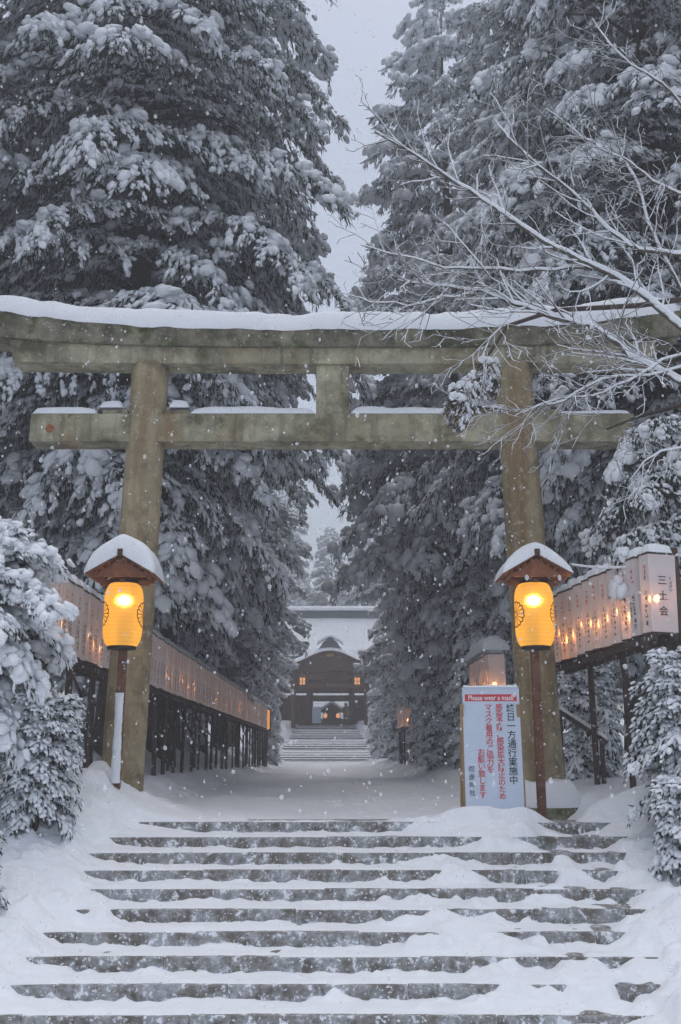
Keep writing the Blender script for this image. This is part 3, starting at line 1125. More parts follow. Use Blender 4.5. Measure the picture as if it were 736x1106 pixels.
def blob(p, td, rx, ry, rz, rs, tv, jit):
    v = tv * (1 + rs.normal(0, jit, (len(tv), 1)))
    v = v * np.array([rx, ry, rz])
    x = nrm(np.asarray(td, dtype=float))
    y = np.cross(np.array([0.05, 0.02, 1.0]), x)
    y = nrm(y)
    z = np.cross(x, y)
    return v @ np.stack([x, y, z]) + p


def make_bough(L, rs, spacing=0.30, blade=(0.13, 0.29), bw=(0.009, 0.019), grain=(0.035, 0.105), gp=1.9, pad=(0.09, 0.24), padp=0.36, droop=0.85, step=0.10, twig_k=0.42, nb=4, ball=0.6):
    """a drooping evergreen bough along +X: hanging needle sprays, grains of snow on them, a few pillows of snow on top"""
    P, D, LN, W = [], [], [], []
    big, small = [], []
    ph = rs.uniform(0, 6)
    def axis(s):
        return np.array([L * s * (1 - 0.12 * s * s), 0.10 * L * math.sin(s * 2.3 + ph), L * (0.16 * s - droop * 0.62 * s ** 2.2)])
    lines = []
    n = max(3, int(L * 0.85 / spacing))
    for i in range(n):
        s = 0.16 + 0.84 * (i + rs.uniform(0.2, 0.8)) / n
        for side in (-1, 1):
            a = axis(min(1, s))
            tl = (twig_k * L * (1.05 - s) * 0.9 + 0.13 * L ** 0.5) * rs.uniform(0.65, 1.2)
            an = side * R(rs.uniform(38, 72))
            d0 = axis(min(1, s + .05)) - axis(s - .05)
            yaw = math.atan2(d0[1], d0[0]) + an
            d = np.array([math.cos(yaw), math.sin(yaw), (d0[2] / max(.02, np.linalg.norm(d0[:2]))) * 0.55])
            lines.append((a, d, tl))
    lines.append((axis(0.9), nrm(axis(1) - axis(.9)), 0.22 * L ** .5))
    for (a, d, tl) in lines:
        m = max(2, int(tl / step))
        for j in range(m):
            u = (j + rs.rand()) / m
            p = a + d * tl * u + np.array([0, 0, -0.55 * tl * u * u])
            td = nrm(d + np.array([0, 0, -1.1 * u]))
            for k in range(nb):
                v = td * rs.uniform(0.3, 1.0) + np.array([0, 0, -rs.uniform(0.15, 1.4)]) + rs.normal(0, 0.38, 3)
                P.append(p + rs.normal(0, 0.03 * spacing / .3, 3))
                D.append(v)
                LN.append(rs.uniform(*blade))
                W.append(rs.uniform(*bw))
            for _ in range(int(gp) + (rs.rand() < gp % 1)):
                g = rs.uniform(*grain)
                v = td + np.array([0, 0, -rs.uniform(0, .8)]) + rs.normal(0, .25, 3)
                small.append(blob(p + nrm(v) * g * .6 + np.array([0, 0, g * .25]) + rs.normal(0, .03 * spacing / .3, 3), v, g * rs.uniform(.9, 1.7), g * rs.uniform(.4, .75), g * rs.uniform(.28, .5), rs, I12_V, .20))
        if rs.rand() < padp:                       # a pillow: several lumps run together
            u0 = rs.uniform(.3, .9)
            sz = rs.uniform(*pad)
            for q in range(rs.randint(5, 10)):
                u = u0 + rs.normal(0, .2)
                p = a + d * tl * u + np.array([0, 0, -0.55 * tl * u * u + sz * .3]) + rs.normal(0, sz * .5, 3) * np.array([1, 1, .3])
                td = nrm(d + np.array([0, 0, -1.1 * u]))
                k = sz * rs.uniform(.3, .8)
                big.append(blob(p, td, k * rs.uniform(.9, 1.35), k * rs.uniform(.75, 1.1), k * rs.uniform(ball * .75, ball * 1.2), rs, ICO_V, .15))
    P, D = np.array(P), nrm(np.array(D))
    LN, W = np.array(LN)[:, None], np.array(W)[:, None]
    S = nrm(np.cross(D, rs.normal(0, 1, D.shape)))
    N_ = np.cross(D, S)
    mid = P + D * LN * 0.5 + N_ * W * 0.5
    tip = P + D * LN + np.array([0, 0, -0.12]) * LN
    o = Bough()
    o.L = L
    o.V = np.stack([P, mid + S * W, tip, mid - S * W], 1).reshape(-1, 3)
    fv, ff, c = [], [], 0
    for lst, F_ in ((big, ICO_F), (small, I12_F)):
        for v in lst:
            fv.append(v)
            ff.append(F_ + c)
            c += len(v)
    o.PV = np.concatenate(fv) if fv else np.zeros((0, 3))
    o.PF = np.concatenate(ff) if ff else np.zeros((0, 3), dtype=int)
    return o


RS = np.random.RandomState(3)
BOUGHS = [make_bough(L, RS) for L in (1.6, 1.6, 2.4, 2.4, 3.3, 3.3, 4.4, 4.4, 5.6, 5.6)]
HEAVY = [make_bough(L, RS, padp=0.62, gp=2.2) for L in (1.6, 2.4, 3.3, 4.4)]
YOUNG = [make_bough(L, RS, padp=0.8, gp=2.2, pad=(0.08, 0.2), grain=(0.03, 0.09), spacing=0.24, step=0.085) for L in (0.9, 1.4, 2.0)]
SNOWY = [make_bough(L, RS, pad=(0.13, 0.30), padp=0.45, ball=0.75, droop=0.8, gp=1.5) for L in (1.6, 2.4, 3.2, 4.4)]


def crown_np(H, h0, Rad, nb, rs, boughs, prof, up=0.35, jit=0.12, lo=0.78):
    VV, PF, PP, off = [], [], [], 0
    for i in range(nb):
        t = (i + rs.rand()) / nb
        t = t ** 0.92
        z = h0 + (H - h0) * t
        L = max(0.45, Rad * prof(t) * rs.uniform(lo, 1.15))
        az = i * 2.39996 + rs.uniform(-.3, .3)
        c = [b for b in boughs if abs(b.L - L) <= min(abs(bb.L - L) for bb in boughs) + 0.05]
        b = c[rs.randint(len(c))]
        k = L / b.L
        tilt = up * t - 0.12 + rs.uniform(-jit, jit)
        m = (Matrix.Translation((0, 0, z)) @ Matrix.Rotation(az, 4, 'Z') @ Matrix.Rotation(-tilt, 4, 'Y') @ Matrix.Rotation(rs.uniform(-.2, .2), 4, 'X') @ Matrix.Scale(k, 4))
        A = np.array(m.to_3x3()).T
        tr = np.array(m.translation)
        VV.append(b.V @ A + tr)
        PP.append(b.PV @ A + tr)
        PF.append(b.PF + off)
        off += len(b.PV)
    return np.concatenate(VV), np.concatenate(PF), np.concatenate(PP)


def cone_prof(t):
    return min(1.0, 0.36 + 3.0 * t) * max(0.0, 1 - t) ** 0.40 + 0.03


def make_tree(name, H, h0, Rad, nb, seed, boughs, prof=cone_prof, trunk_r=0.32, up=0.35, lo=0.78):
    rs = np.random.RandomState(seed)
    t = empty(name)
    V, pf, PV = crown_np(H, h0, Rad, nb, rs, boughs, prof, up, lo=lo)
    q = np.arange(len(V)).reshape(-1, 4)
    np_build('crown', V, [q], [M['needle']], None, t)
    np_build('snow', PV, [pf], [M['crown_snow']], None, t, True)
    r = random.Random(seed)
    pts, rad = [], []
    for i in range(13):
        f = i / 12
        pts.append((0.10 * math.sin(f * 5 + seed), 0.10 * math.sin(f * 4 + seed * 2), -0.4 + (H * 0.97 + 0.4) * f))
        rad.append(max(0.02, trunk_r * (1 - f) ** 0.8 * (1.25 if i == 0 else 1)))
    b = MB().tube(pts, rad, 12)
    for k in range(int(H * 1.6)):              # limbs
        z = h0 + (H * 0.8 - h0) * r.random()
        az = r.uniform(0, 6.28)
        l = Rad * 0.6 * prof((z - h0) / (H - h0))
        d = Vector((math.cos(az), math.sin(az), 0))
        b.tube([(0, 0, z), tuple(d * l * .5 + Vector((0, 0, z + .08 * l))), tuple(d * l + Vector((0, 0, z - .15 * l)))], [trunk_r * .16, trunk_r * .11, .012], 5)
    b.build('trunk', M['bark'], t, True)
    return t


G_L, G_R = 'tall cedars left of the path', 'tall cedars right of the path'
protoA = make_tree('cedar_tree', 33, 3.6, 6.2, 205, 1, BOUGHS, trunk_r=0.42)
protoB = make_tree('cedar_tree', 30, 3.2, 5.4, 195, 2, BOUGHS, trunk_r=0.38)
protoC = make_tree('cedar_tree', 26, 3.0, 4.8, 170, 4, HEAVY, trunk_r=0.33)
protoD = make_tree('cedar_tree', 25, 2.5, 4.2, 150, 6, SNOWY, trunk_r=0.3)
first_use = set()


def plant(proto, x, y, rz, s, label, group=None, cat='cedar tree', z=None):
    o = proto if proto.name not in first_use else copy_tree(proto)
    first_use.add(proto.name)
    o.location = (x, y, gz(x, y) if z is None else z)
    o.rotation_euler = (0, 0, rz)
    o.scale = (s, s, s * (0.70 if y > 40 and cat == 'cedar tree' and y < 100 else 1.0))
    tag(o, label, cat, group)
    return o


left = [(protoA, -5.2, 23.2, 0.3, 1.1), (protoB, -5.4, 30, 1.9, 1.12), (protoA, -6.2, 37.0, 3.2, 0.95), (protoC, -5.9, 43, 0.9, 1.05), (protoB, -6.1, 51.5, 4.1, 0.92), (protoC, -7.0, 61, 2.2, 1.0), (protoB, -7.6, 73, 5.1, 0.95)]
for i, (p_, x, y, rz, s) in enumerate(left):
    plant(p_, x, y, rz, s, 'snow-laden cedar tree, %s behind the torii in the row left of the path' % ordinal(i + 1), G_L)
right = [(protoB, 7.3, 21.0, 2.6, 1.0), (protoA, 7.2, 28.5, 5.3, 0.88), (protoC, 5.4, 43.5, 1.1, 1.0), (protoC, 5.4, 50, 3.9, 1.0), (protoB, 5.6, 57, 0.2, 0.86), (protoC, 5.4, 65, 5.5, 1.0), (protoC, 5.9, 76, 3.0, 0.95)]
for i, (p_, x, y, rz, s) in enumerate(right):
    plant(p_, x, y, rz, s, 'snow-laden cedar tree, %s behind the torii in the row right of the path' % ordinal(i + 1), G_R)
back_l = [(-12.5, 17.5), (-13.5, 25), (-12.5, 33), (-13, 43), (-12.5, 54), (-13, 66), (-19, 30)]
for i, (x, y) in enumerate(back_l):
    plant((protoA, protoB, protoC)[i % 3], x, y, i * 1.7 + .5, 1.0, 'cedar tree standing deeper in the wood left of the path, %s from the near end' % ordinal(i + 1), 'cedars deeper in the left wood')
back_r = [(12.0, 17.0), (13.5, 24.5), (12.5, 32), (12, 42), (12, 52), (11.5, 64), (19, 29)]
for i, (x, y) in enumerate(back_r):
    plant((protoB, protoC, protoA)[i % 3], x, y, i * 2.1 + .9, 1.0, 'cedar tree standing deeper in the wood right of the path, %s from the near end' % ordinal(i + 1), 'cedars deeper in the right wood')
for i, (x, y, s) in enumerate(((2.3, 58, 1.12), (-13.5, 112, 1.1), (-6.5, 117, 1.15), (-1.2, 121, 1.0), (4.0, 116, 1.2), (10.5, 113, 1.1))):
    if i == 0:
        plant(protoD, 4.35, 36.0, 0.4, 1.27, 'tree heaped with round balls of snow against the pale sky right of the gap', None)
    else:
        plant(protoD, x, y, i * 1.3, s, 'white snow-covered tree behind the shrine gate, %s from the left' % ordinal(i), 'white trees behind the gate')

# young cedars and low bushes in front of the right wood
youngproto = make_tree('young_cedar', 6.2, 0.35, 1.7, 75, 21, YOUNG, trunk_r=0.10, prof=lambda t: (0.75 + 0.5 * t) * max(0, 1 - t) ** 0.5 + .04)
for i, (x, y, s, rz) in enumerate(((4.6, 31.5, 1.0, 0.3), (3.55, 35.5, 0.72, 2.2), (4.2, 41.5, 0.9, 4.0), (3.6, 44.8, 0.55, 1.2), (3.7, 58, 0.95, 5.0), (3.35, 80, 1.1, 3.0))):
    plant(youngproto, x, y, rz, s, 'bushy young cedar right of the path, %s from the near end' % ordinal(i + 1), 'young cedars right of the path', 'young cedar')
for i, (x, y, s, rz) in enumerate(((-5.9, 24.5, 0.72, 0.7), (-5.9, 38, 0.75, 2.9), (-4.5, 62, 0.8, 4.4), (-6.1, 80, 1.15, 1.4))):
    plant(youngproto, x, y, rz, s, 'bushy young cedar left of the path, %s from the near end' % ordinal(i + 1), 'young cedars left of the path', 'young cedar')

# shrubs in the foreground
MINI = [make_bough(L, RS, spacing=0.11, blade=(0.06, 0.11), bw=(0.006, 0.013), grain=(0.018, 0.046), gp=1.9, pad=(0.035, 0.085), padp=0.75, step=0.036, droop=0.9, nb=3, ball=.5) for L in (0.5, 0.7, 0.9, 1.2)]

MINI_HEAVY = [make_bough(L, RS, spacing=0.13, blade=(0.07, 0.13), bw=(0.006, 0.013), grain=(0.02, 0.055), gp=1.9, pad=(0.06, 0.15), padp=0.95, step=0.042, droop=1.0, nb=3, ball=.5) for L in (0.6, 0.9, 1.2, 1.6)]


def dome(t):
    return (1 - t * t) ** 0.5 * (0.85 + 0.15 * t) + 0.08


def shrub(x, y, H, Rad, nb, seed, label, rz=0.0, z=None, boughs=MINI, h0=0.15):
    t = make_tree('snowy_shrub', H, h0, Rad, nb, seed, boughs, dome, 0.05, up=0.9, lo=0.45)
    t.location = (x, y, gz(x, y) - 0.05 if z is None else z)
    t.rotation_euler = (0, 0, rz)
    tag(t, label, 'shrub')
    return t


shrub(-4.95, 12.9, 3.8, 1.6, 105, 41, 'large evergreen shrub bent under white snow at the left edge', 0.4, h0=1.45, boughs=MINI_HEAVY)
shrub(-3.75, 12.9, 1.45, 0.50, 52, 42, 'small snow-dusted shrub at the foot of the left lantern rack', 1.1)
shrub(-4.05, 10.9, 0.75, 0.55, 30, 43, 'little shrub sprig poking from the snow bank left of the steps', 2.0)
shrub(4.45, 12.9, 1.95, 0.95, 100, 44, 'white snow-covered shrub at the right edge below the lanterns', 0.2)
shrub(4.15, 12.1, 0.85, 0.55, 42, 45, 'low dark leafy shrub in front of the right-hand snowy shrub', 3.2)
shrub(4.3, 17.6, 1.9, 0.8, 60, 46, 'dark half-bare shrub behind the posts under the right lanterns', 1.2)


# ------------------------------------------------------------------ bare tree reaching in from the right
def build_bare_tree():
    Yt = 12.9
    r = random.Random(9)
    base = Vector((5.9, Yt + 0.3, 0))
    base.z = gz(base.x, base.y)
    t = empty('bare_tree', base, 0, 'bare tree with snow-lined branches arching in from the right', 'bare tree')
    inv = -base
    trunk = [base + Vector((0, 0, -0.4)), base + Vector((-.05, 0, 1.6)), base + Vector((0.05, -.1, 3.4)), base + Vector((-.1, -.2, 5.0)), base + Vector((0.1, -.3, 6.6)), base + Vector((0.3, -.2, 8.6)), base + Vector((0.2, 0, 11))]
    MB().tube([p + inv for p in trunk], [.16, .14, .125, .11, .09, .065, .03], 12).build('trunk', M['twig'], t, True)
    tubes = []
    def twig(p, d, l, rad, depth):
        n = max(3, int(l / 0.16))
        pts, q = [p.copy()], p.copy()
        dd = d.normalized()
        for i in range(n):
            dd = (dd + Vector((r.gauss(0, .13), r.gauss(0, .13), r.gauss(0, .11) + 0.015))).normalized()
            q = q + dd * (l / n)
            pts.append(q.copy())
            if depth > 0 and i > 0 and r.random() < 0.80:
                s = r.choice((-1, 1))
                ax_ = Vector((r.gauss(0, .4), -1, r.gauss(0, .4))).normalized()
                nd = Matrix.Rotation(s * R(r.uniform(25, 55)), 3, ax_) @ dd
                twig(q, nd, l * r.uniform(0.35, 0.6) * (1 - 0.4 * i / n), rad * 0.6, depth - 1)
        tubes.append((pts, [max(0.0055, rad * (1 - 0.7 * i / n)) for i in range(n + 1)], 5))
    limbs = [
        ([(745, 362), (700, 322), (668, 300), (640, 288), (600, 268), (560, 243), (520, 214), (485, 192), (450, 168), (405, 142)], .050, 12.7),
        ([(745, 415), (712, 402), (680, 383), (640, 352), (598, 343), (556, 328), (520, 314), (470, 308), (430, 303)], .050, 12.6),
        ([(745, 276), (690, 270), (660, 250), (640, 228), (610, 200), (580, 178), (550, 150), (535, 130)], .034, 13.0),
        ([(640, 288), (600, 292), (540, 292), (480, 288), (430, 275), (390, 265)], .022, 12.7),
        ([(745, 215), (705, 195), (680, 175), (650, 160), (620, 140), (590, 118)], .022, 13.1),
        ([(745, 330), (722, 285), (700, 240), (690, 200), (672, 170), (660, 130)], .030, 13.1),
        ([(745, 395), (700, 405), (650, 410), (610, 432), (575, 440), (556, 450)], .020, 12.4),
        ([(745, 120), (715, 90), (690, 75), (660, 50), (640, 20)], .022, 13.2),
        ([(560, 328), (545, 350), (530, 365), (520, 388)], .014, 12.5),
        ([(745, 380), (715, 390), (680, 412), (640, 428), (600, 432), (565, 446)], .018, 12.3),
        ([(745, 480), (715, 488), (695, 500), (680, 520)], .016, 12.4),
        ([(520, 314), (480, 322), (440, 330), (400, 325), (375, 318)], .014, 12.5),
        ([(598, 343), (560, 318), (530, 300), (500, 262), (480, 240)], .016, 12.7),
    ]
    for px, rad, yy in limbs:
        pts = []
        for i, (a, b) in enumerate(px):
            pts.append(at(a, b, yy + 0.25 * math.sin(i * 1.3 + rad * 100)))
        fine = []
        for i in range(len(pts) - 1):
            for k in range(3):
                fine.append(pts[i].lerp(pts[i + 1], k / 3) + Vector((0, r.gauss(0, .01), r.gauss(0, .012))))
        fine.append(pts[-1])
        # root the limb in the trunk outside the frame when it starts there
        if px[0][0] > 740:
            z = fine[0].z
            fine = [Vector((base.x + 0.05, base.y - 0.2, z - 0.25))] + fine
        n = len(fine) - 1
        tubes.append((fine, [rad * (1 - 0.72 * i / n) for i in range(n + 1)], 8))
        for i in range(2, n):
            for rep in range(2):
                if r.random() < 0.72:
                    d = (fine[min(i + 1, n)] - fine[i - 1]).normalized()
                    s = r.choice((-1, 1))
                    nd = Matrix.Rotation(s * R(r.uniform(22, 55)), 3, Vector((r.gauss(0, .35), -1, r.gauss(0, .35))).normalized()) @ d
                    twig(fine[i], nd, r.uniform(0.4, 1.3) * (1 - 0.3 * i / n), max(.007, rad * 0.28), 2)
    b = MB()
    for pts, rad, n in tubes:
        b.tube([p + inv for p in pts], rad, n, cap=False)
    b.build('branches', M['twig'], t, True)
    # ridges of snow riding on the limbs
    b = MB()
    for pts, rad, n in tubes:
        if n == 8 or (len(pts) > 4 and rad[0] > .009):
            off = [Vector((0, 0, rad[i] * 0.9 + .004)) for i in range(len(pts))]
            w = [rad[i] * (0.55 + 0.75 * float(fbm(i * .45 + len(b.v) * .01, 2.2, 2))) + .0035 for i in range(len(pts))]
            b.tube([p + inv + o_ for p, o_ in zip(pts, off)], w, 5, cap=False)
    b.build('snow', M['snow'], t, True)
    # last cedar-like sprig caught in the twigs
    return t


build_bare_tree()


# evergreen overhanging from outside the frame at the right, one hanging bough in front of the torii
def build_overhang():
    base = Vector((7.4, 14.6, gz(7.4, 14.6)))
    t = empty('evergreen_tree', base, 0, 'evergreen tree with hanging boughs between the bare branches and the right lanterns', 'evergreen tree')
    MB().tube([(0, 0, -.4), (0.05, 0, 3), (-.05, .05, 7), (0, 0, 12)], [.24, .21, .16, .06], 12).build('trunk', M['bark'], t, True)
    rs = np.random.RandomState(77)
    bl = [make_bough(L, rs, spacing=0.15, blade=(0.09, 0.18), bw=(0.008, 0.016), grain=(0.03, 0.065), gp=0.7, pad=(0.06, 0.14), padp=0.35, step=0.06, droop=0.8, nb=4) for L in (0.8, 1.3, 1.9)]
    VV, PF, PP = [], [], []
    def place(p, k, L, az, tilt):
        b_ = bl[k]
        m = Matrix.Translation(p - base) @ Matrix.Rotation(az, 4, 'Z') @ Matrix.Rotation(-tilt, 4, 'Y') @ Matrix.Scale(L / b_.L, 4)
        A, tr = np.array(m.to_3x3()).T, np.array(m.translation)
        VV.append(b_.V @ A + tr)
        PF.append(b_.PF + sum(len(q) for q in PP))
        PP.append(b_.PV @ A + tr)
    # hanging sprig in front of the tie beam
    main = bl
    bl = [make_bough(.8, rs, spacing=0.15, blade=(0.10, 0.2), bw=(0.008, 0.016), grain=(0.03, 0.06), gp=0.45, pad=(0.06, 0.12), padp=0.3, step=0.05, droop=0.9, nb=6)]
    for k in range(12):
        f = k / 11
        place(at(524 - 30 * f + rs.uniform(-9, 9), 385 + 36 * f + rs.uniform(-8, 8), 13.9 + rs.uniform(-.25, .25)), 0, rs.uniform(.38, .62), rs.uniform(0, 6.28), -0.95)
    V, pf, PV = np.concatenate(VV), np.concatenate(PF), np.concatenate(PP)
    sp_ = np_build('hanging_sprig', V, [np.arange(len(V)).reshape(-1, 4)], [mat('russet_needle', (0.085, 0.062, 0.036), 0.8, 2.5, 0.5)], None, t)
    np_build('snow', PV, [pf], [M['crown_snow']], None, sp_, True)
    VV, PF, PP, bl = [], [], [], main
    # curtain of boughs along the right edge
    for k in range(46):
        px, py = rs.uniform(688, 775), rs.uniform(455, 600)
        place(at(px, py, 15.2 + rs.uniform(-.6, 1.0)), rs.randint(0, 2), rs.uniform(.6, 1.2), R(180) + rs.uniform(-1.2, 1.2), rs.uniform(-.5, .0))
    for k in range(14):
        px, py = rs.uniform(565, 640), rs.uniform(395, 440)
        place(at(px, py, 18.2 + rs.uniform(-.3, .6)), rs.randint(0, 2), rs.uniform(.6, 1.1), R(180) + rs.uniform(-1.2, 1.2), rs.uniform(-.5, .0))
    V, pf, PV = np.concatenate(VV), np.concatenate(PF), np.concatenate(PP)
    np_build('foliage', V, [np.arange(len(V)).reshape(-1, 4)], [M['needle']], None, t)
    np_build('snow', PV, [pf], [M['crown_snow']], None, t, True)
    b = MB()
    s0 = at(548, 345, 13.2)
    def limb(pts, r0):
        pts = [p - base for p in pts]
        b.tube(pts, [r0 * (1 - .7 * i / (len(pts) - 1)) for i in range(len(pts))], 6)
    limb([base + Vector((0, 0, 7.6)), at(690, 330, 14.3), at(600, 335, 14.1), at(548, 352, 14.0), at(530, 380, 13.9), at(516, 398, 13.9)], .05)
    for py in (450, 500, 545, 585):
        q = at(690, py, 15.2)
        limb([Vector((base.x, base.y, q.z - .3)), at(735, py - 12, 15.0), q, at(655, py + 14, 15.4)], .05)
    q = at(600, 405, 18.2)
    limb([Vector((base.x, base.y, q.z - .2)), at(700, 402, 17.6), q, at(565, 425, 18.3)], .05)
    b.build('branches', M['bark'], t, True)


build_overhang()


# ------------------------------------------------------------------ shrine gate at the end of the path
def build_gate():
    GY, GZ = 92.5, FN * FR + 0.05
    cx = at(357, 785, GY).x
    t = empty('shrine_gate', (cx, GY, GZ), 0, 'dark wooden shrine gate with curved gable and deep snow on its roof', 'shrine gate')
    W = M['gatewood']
    for x in (-4.6, -1.95, 1.95, 4.6):
        for y in (0.0, 4.0):
            MB().tube([(x, y, -0.3), (x, y, 5.2)], 0.26, 14).build('pillar', W, t, True)
    b = MB()
    for y in (0, 4.0):
        for z, h in ((2.55, .35), (3.3, .3), (4.2, .35), (5.0, .4)):
            b.box((0, y, z), (10.2, 0.22, h))
    for x in (-4.6, -1.95, 1.95, 4.6):
        for z in (3.0, 4.6):
            b.box((x, 2.0, z), (0.2, 4.4, .3))
    b.build('tie_beams', W, t)
    b = MB()
    for k in range(17):
        x = -5 + k * 10 / 16
        for i, (dx, z) in enumerate(((.35, 5.25), (.55, 5.5), (.8, 5.75))):
            b.box((x, -0.1 - .18 * i, z), (dx * .55, 0.5 + .3 * i, .2))
    b.build('brackets', W, t)
    for s in (-1, 1):
        b = MB()
        b.box((s * 3.28, 0.1, 1.25), (2.3, .1, 2.5))
        for k in range(8):
            b.box((s * 3.28 - 1.0 + k * .286, 0.0, 1.25), (.07, .07, 2.4))
        b.box((s * 4.9, 2, 1.9), (.1, 3.6, 4.2))
        b.build('side_wall', W, t)
    # main roof
    EX, EYf, EZ, RX, RY, RZ_ = 9.0, -2.4, 6.1, 7.6, 2.0, 10.0
    def roofpt(u, v):
        """u along x -1..1, v 0 eave .. 1 ridge, concave sweep"""
        x = u * (EX * (1 - v) + RX * v)
        y = EYf + (RY - EYf) * v
        z = EZ + (RZ_ - EZ) * (0.72 * v + 0.28 * v * v) + 0.7 * abs(u) ** 3 * (1 - v)
        return Vector((x, y, z))
    b = MB()
    rows = [[roofpt(u, v) for u in np.linspace(-1, 1, 25)] for v in np.linspace(0, 1, 10)]
    b.grid(rows)
    b.grid([[Vector((p.x, 2 * RY - p.y, p.z)) for p in r_][::-1] for r_ in rows])
    b.grid([[p + Vector((0, 0, -.35)) for p in rows[0]], rows[0]])
    b.grid([[p + Vector((0, 4.5, -.3)) for p in rows[0]], [p + Vector((0, 0, -.35)) for p in rows[0]]])
    for s in (0, -1):
        e = [r_[s] for r_ in rows]
        b.add([e[0], e[-1], Vector((e[0].x, 2 * RY - e[0].y, e[0].z))], [(0, 1, 2)])
    roof = b.build('roof', M['roofcopper'], t)
    P = [[roofpt(u, v) + Vector((0, 0, .01)) for u in np.linspace(-.995, .995, 40)] for v in np.linspace(-0.01, 0.985, 24)]
    T = [[0.50 * (1 - abs(2 * i / 23 - 1) ** 16) ** .5 * (1 - abs(2 * j / 39 - 1) ** 20) ** .5 * (.8 + .3 * float(fbm(i * .2, j * .2, 2))) for j in range(40)] for i in range(24)]
    lump(MB(), P, T, .03).build('snow', M['snow'], roof, True)
    MB().box((0, RY, RZ_ + .35), (15.4, .8, .9)).build('ridge', M['roofcopper'], roof, bevel=.05)
    b = MB()
    P = [[(x, RY + y, RZ_ + .8) for y in np.linspace(-.6, .6, 7)] for x in np.linspace(-7.8, 7.8, 40)]
    T = [[.42 * (1 - abs(y / .61) ** 4) ** .5 * (1 - abs(x / 7.81) ** 20) ** .5 + .004 for y in np.linspace(-.6, .6, 7)] for x in np.linspace(-7.8, 7.8, 40)]
    lump(b, P, T, .06).build('snow', M['snow'], roof, True)
    # curved gable over the entrance
    KY0, KY1, KW = -4.2, 1.0, 3.75
    def kz(x):
        f = min(1, abs(x) / KW)
        return 5.15 + 1.28 * (0.5 + 0.5 * math.cos(math.pi * f ** 1.0)) ** 0.85 + 0.18 * f ** 6
    b = MB()
    xs_ = np.linspace(-KW, KW, 41)
    b.grid([[(x, KY0, kz(x)) for x in xs_], [(x, KY1, kz(x)) for x in xs_]])
    b.grid([[(x, KY0, kz(x) - .28) for x in xs_], [(x, KY0, kz(x)) for x in xs_]])
    b.grid([[(x, KY1, kz(x) - .28) for x in xs_], [(x, KY0, kz(x) - .28) for x in xs_]])
    kr = b.build('curved_gable', W, t)
    b = MB()
    P = [[(x * 1.02, y, kz(x) + .005) for x in xs_] for y in np.linspace(KY0 - .12, KY1, 12)]
    T = [[.42 * (1 - abs(2 * i / 11 - 1) ** 8) ** .5 * (1 - abs(x / KW) ** 10 * .8) for x in xs_] for i in range(12)]
    lump(b, P, T, .04).build('snow', M['snow'], kr, True)
    b = MB()
    b.grid([[(x, KY0 + .3, max(4.75, kz(x) - 1.5)) for x in xs_], [(x, KY0 + .3, kz(x) - .27) for x in xs_]])
    b.build('gable_panel', W, kr)
    b = MB()
    for x, z, w in ((0, 6.0, .9), (-.75, 5.85, .35), (.75, 5.85, .35)):
        b.lathe([(.001, 0), (w * .32, 0.02), (w * .42, .05), (w * .3, .09), (.001, .1)], (0, 0, 0), 12, cap=False)
        for i in range(60):
            v = b.v[-60 + i]
            b.v[-60 + i] = (x + v[0], KY0 + .26 - v[2], z + v[1] * .4)
    b.build('gilt_fitting', M['gold'], kr)
    # ridge ornament with snow
    b = MB()
    for i, (w, z, h) in enumerate(((1.9, 6.85, .35), (1.5, 7.15, .3), (.8, 7.45, .35))):
        b.box((0, KY0 + .5, z), (w, .6, h), taper=.7)
    orn = b.build('ridge_ornament', M['roofcopper'], kr)
    P = [[(x, KY0 + .5 + y, 7.0 + .65 * (1 - (abs(x) / 1.2) ** 1.4)) for y in np.linspace(-.45, .45, 7)] for x in np.linspace(-1.15, 1.15, 24)]
    T = [[.3 * (1 - abs(y / .46) ** 4) ** .5 * (.7 + .6 * float(fbm(x * 3, y, 2))) for y in np.linspace(-.45, .45, 7)] for x in np.linspace(-1.15, 1.15, 24)]
    lump(MB(), P, T, .05).build('snow', M['snow'], orn, True)
    for s in (-1, 1):
        MB().tube([(s * 3.2, KY0 + .5, -.3), (s * 3.2, KY0 + .5, 5.2)], .21, 12).build('pillar', W, t, True)
    b = MB()
    for z in (3.35, 4.1, 4.8):
        b.box((0, KY0 + .5, z), (6.9, .3, .38))
    for k in range(9):
        b.box((-2.8 + k * .7, KY0 + .45, 4.45), (.25, .3, .32))
        b.box((-2.8 + k * .7, KY0 + .45, 3.72), (.16, .26, .38))
    b.build('porch_beam', W, t)
    return t, cx, GY, GZ


gate, gcx, GY, GZ = build_gate()


def hanging_lantern(x, y, z, label, s=1.0):
    t = empty('hanging_lantern', (x, y, z), 0, label, 'hanging lantern', 'lanterns hung at the shrine gate')
    MB().box((0, 0, .42 * s), (.62 * s, .62 * s, .72 * s), taper=1.12).build('lamp_glass', M['gate_bulb'], t)
    b = MB()
    for sx in (-1, 1):
        for sy in (-1, 1):
            b.box((sx * .33 * s, sy * .33 * s, .42 * s), (.07 * s, .07 * s, .84 * s))
    b.box((0, 0, 0), (.75 * s, .75 * s, .08 * s))
    b.box((0, -.34 * s, .42 * s), (.06 * s, .05 * s, .76 * s))
    b.box((0, -.34 * s, .42 * s), (.62 * s, .04 * s, .06 * s))
    b.build('frame', M['gatewood'], t)
    MB().lathe([(.62 * s, .82 * s), (.5 * s, .92 * s), (.16 * s, 1.2 * s), (.05 * s, 1.5 * s)], n=4).build('cap', M['gatewood'], t)
    MB().tube([(0, 0, 1.45 * s), (0, 0, 2.0 * s)], .03, 6).build('chain', M['black'], t)


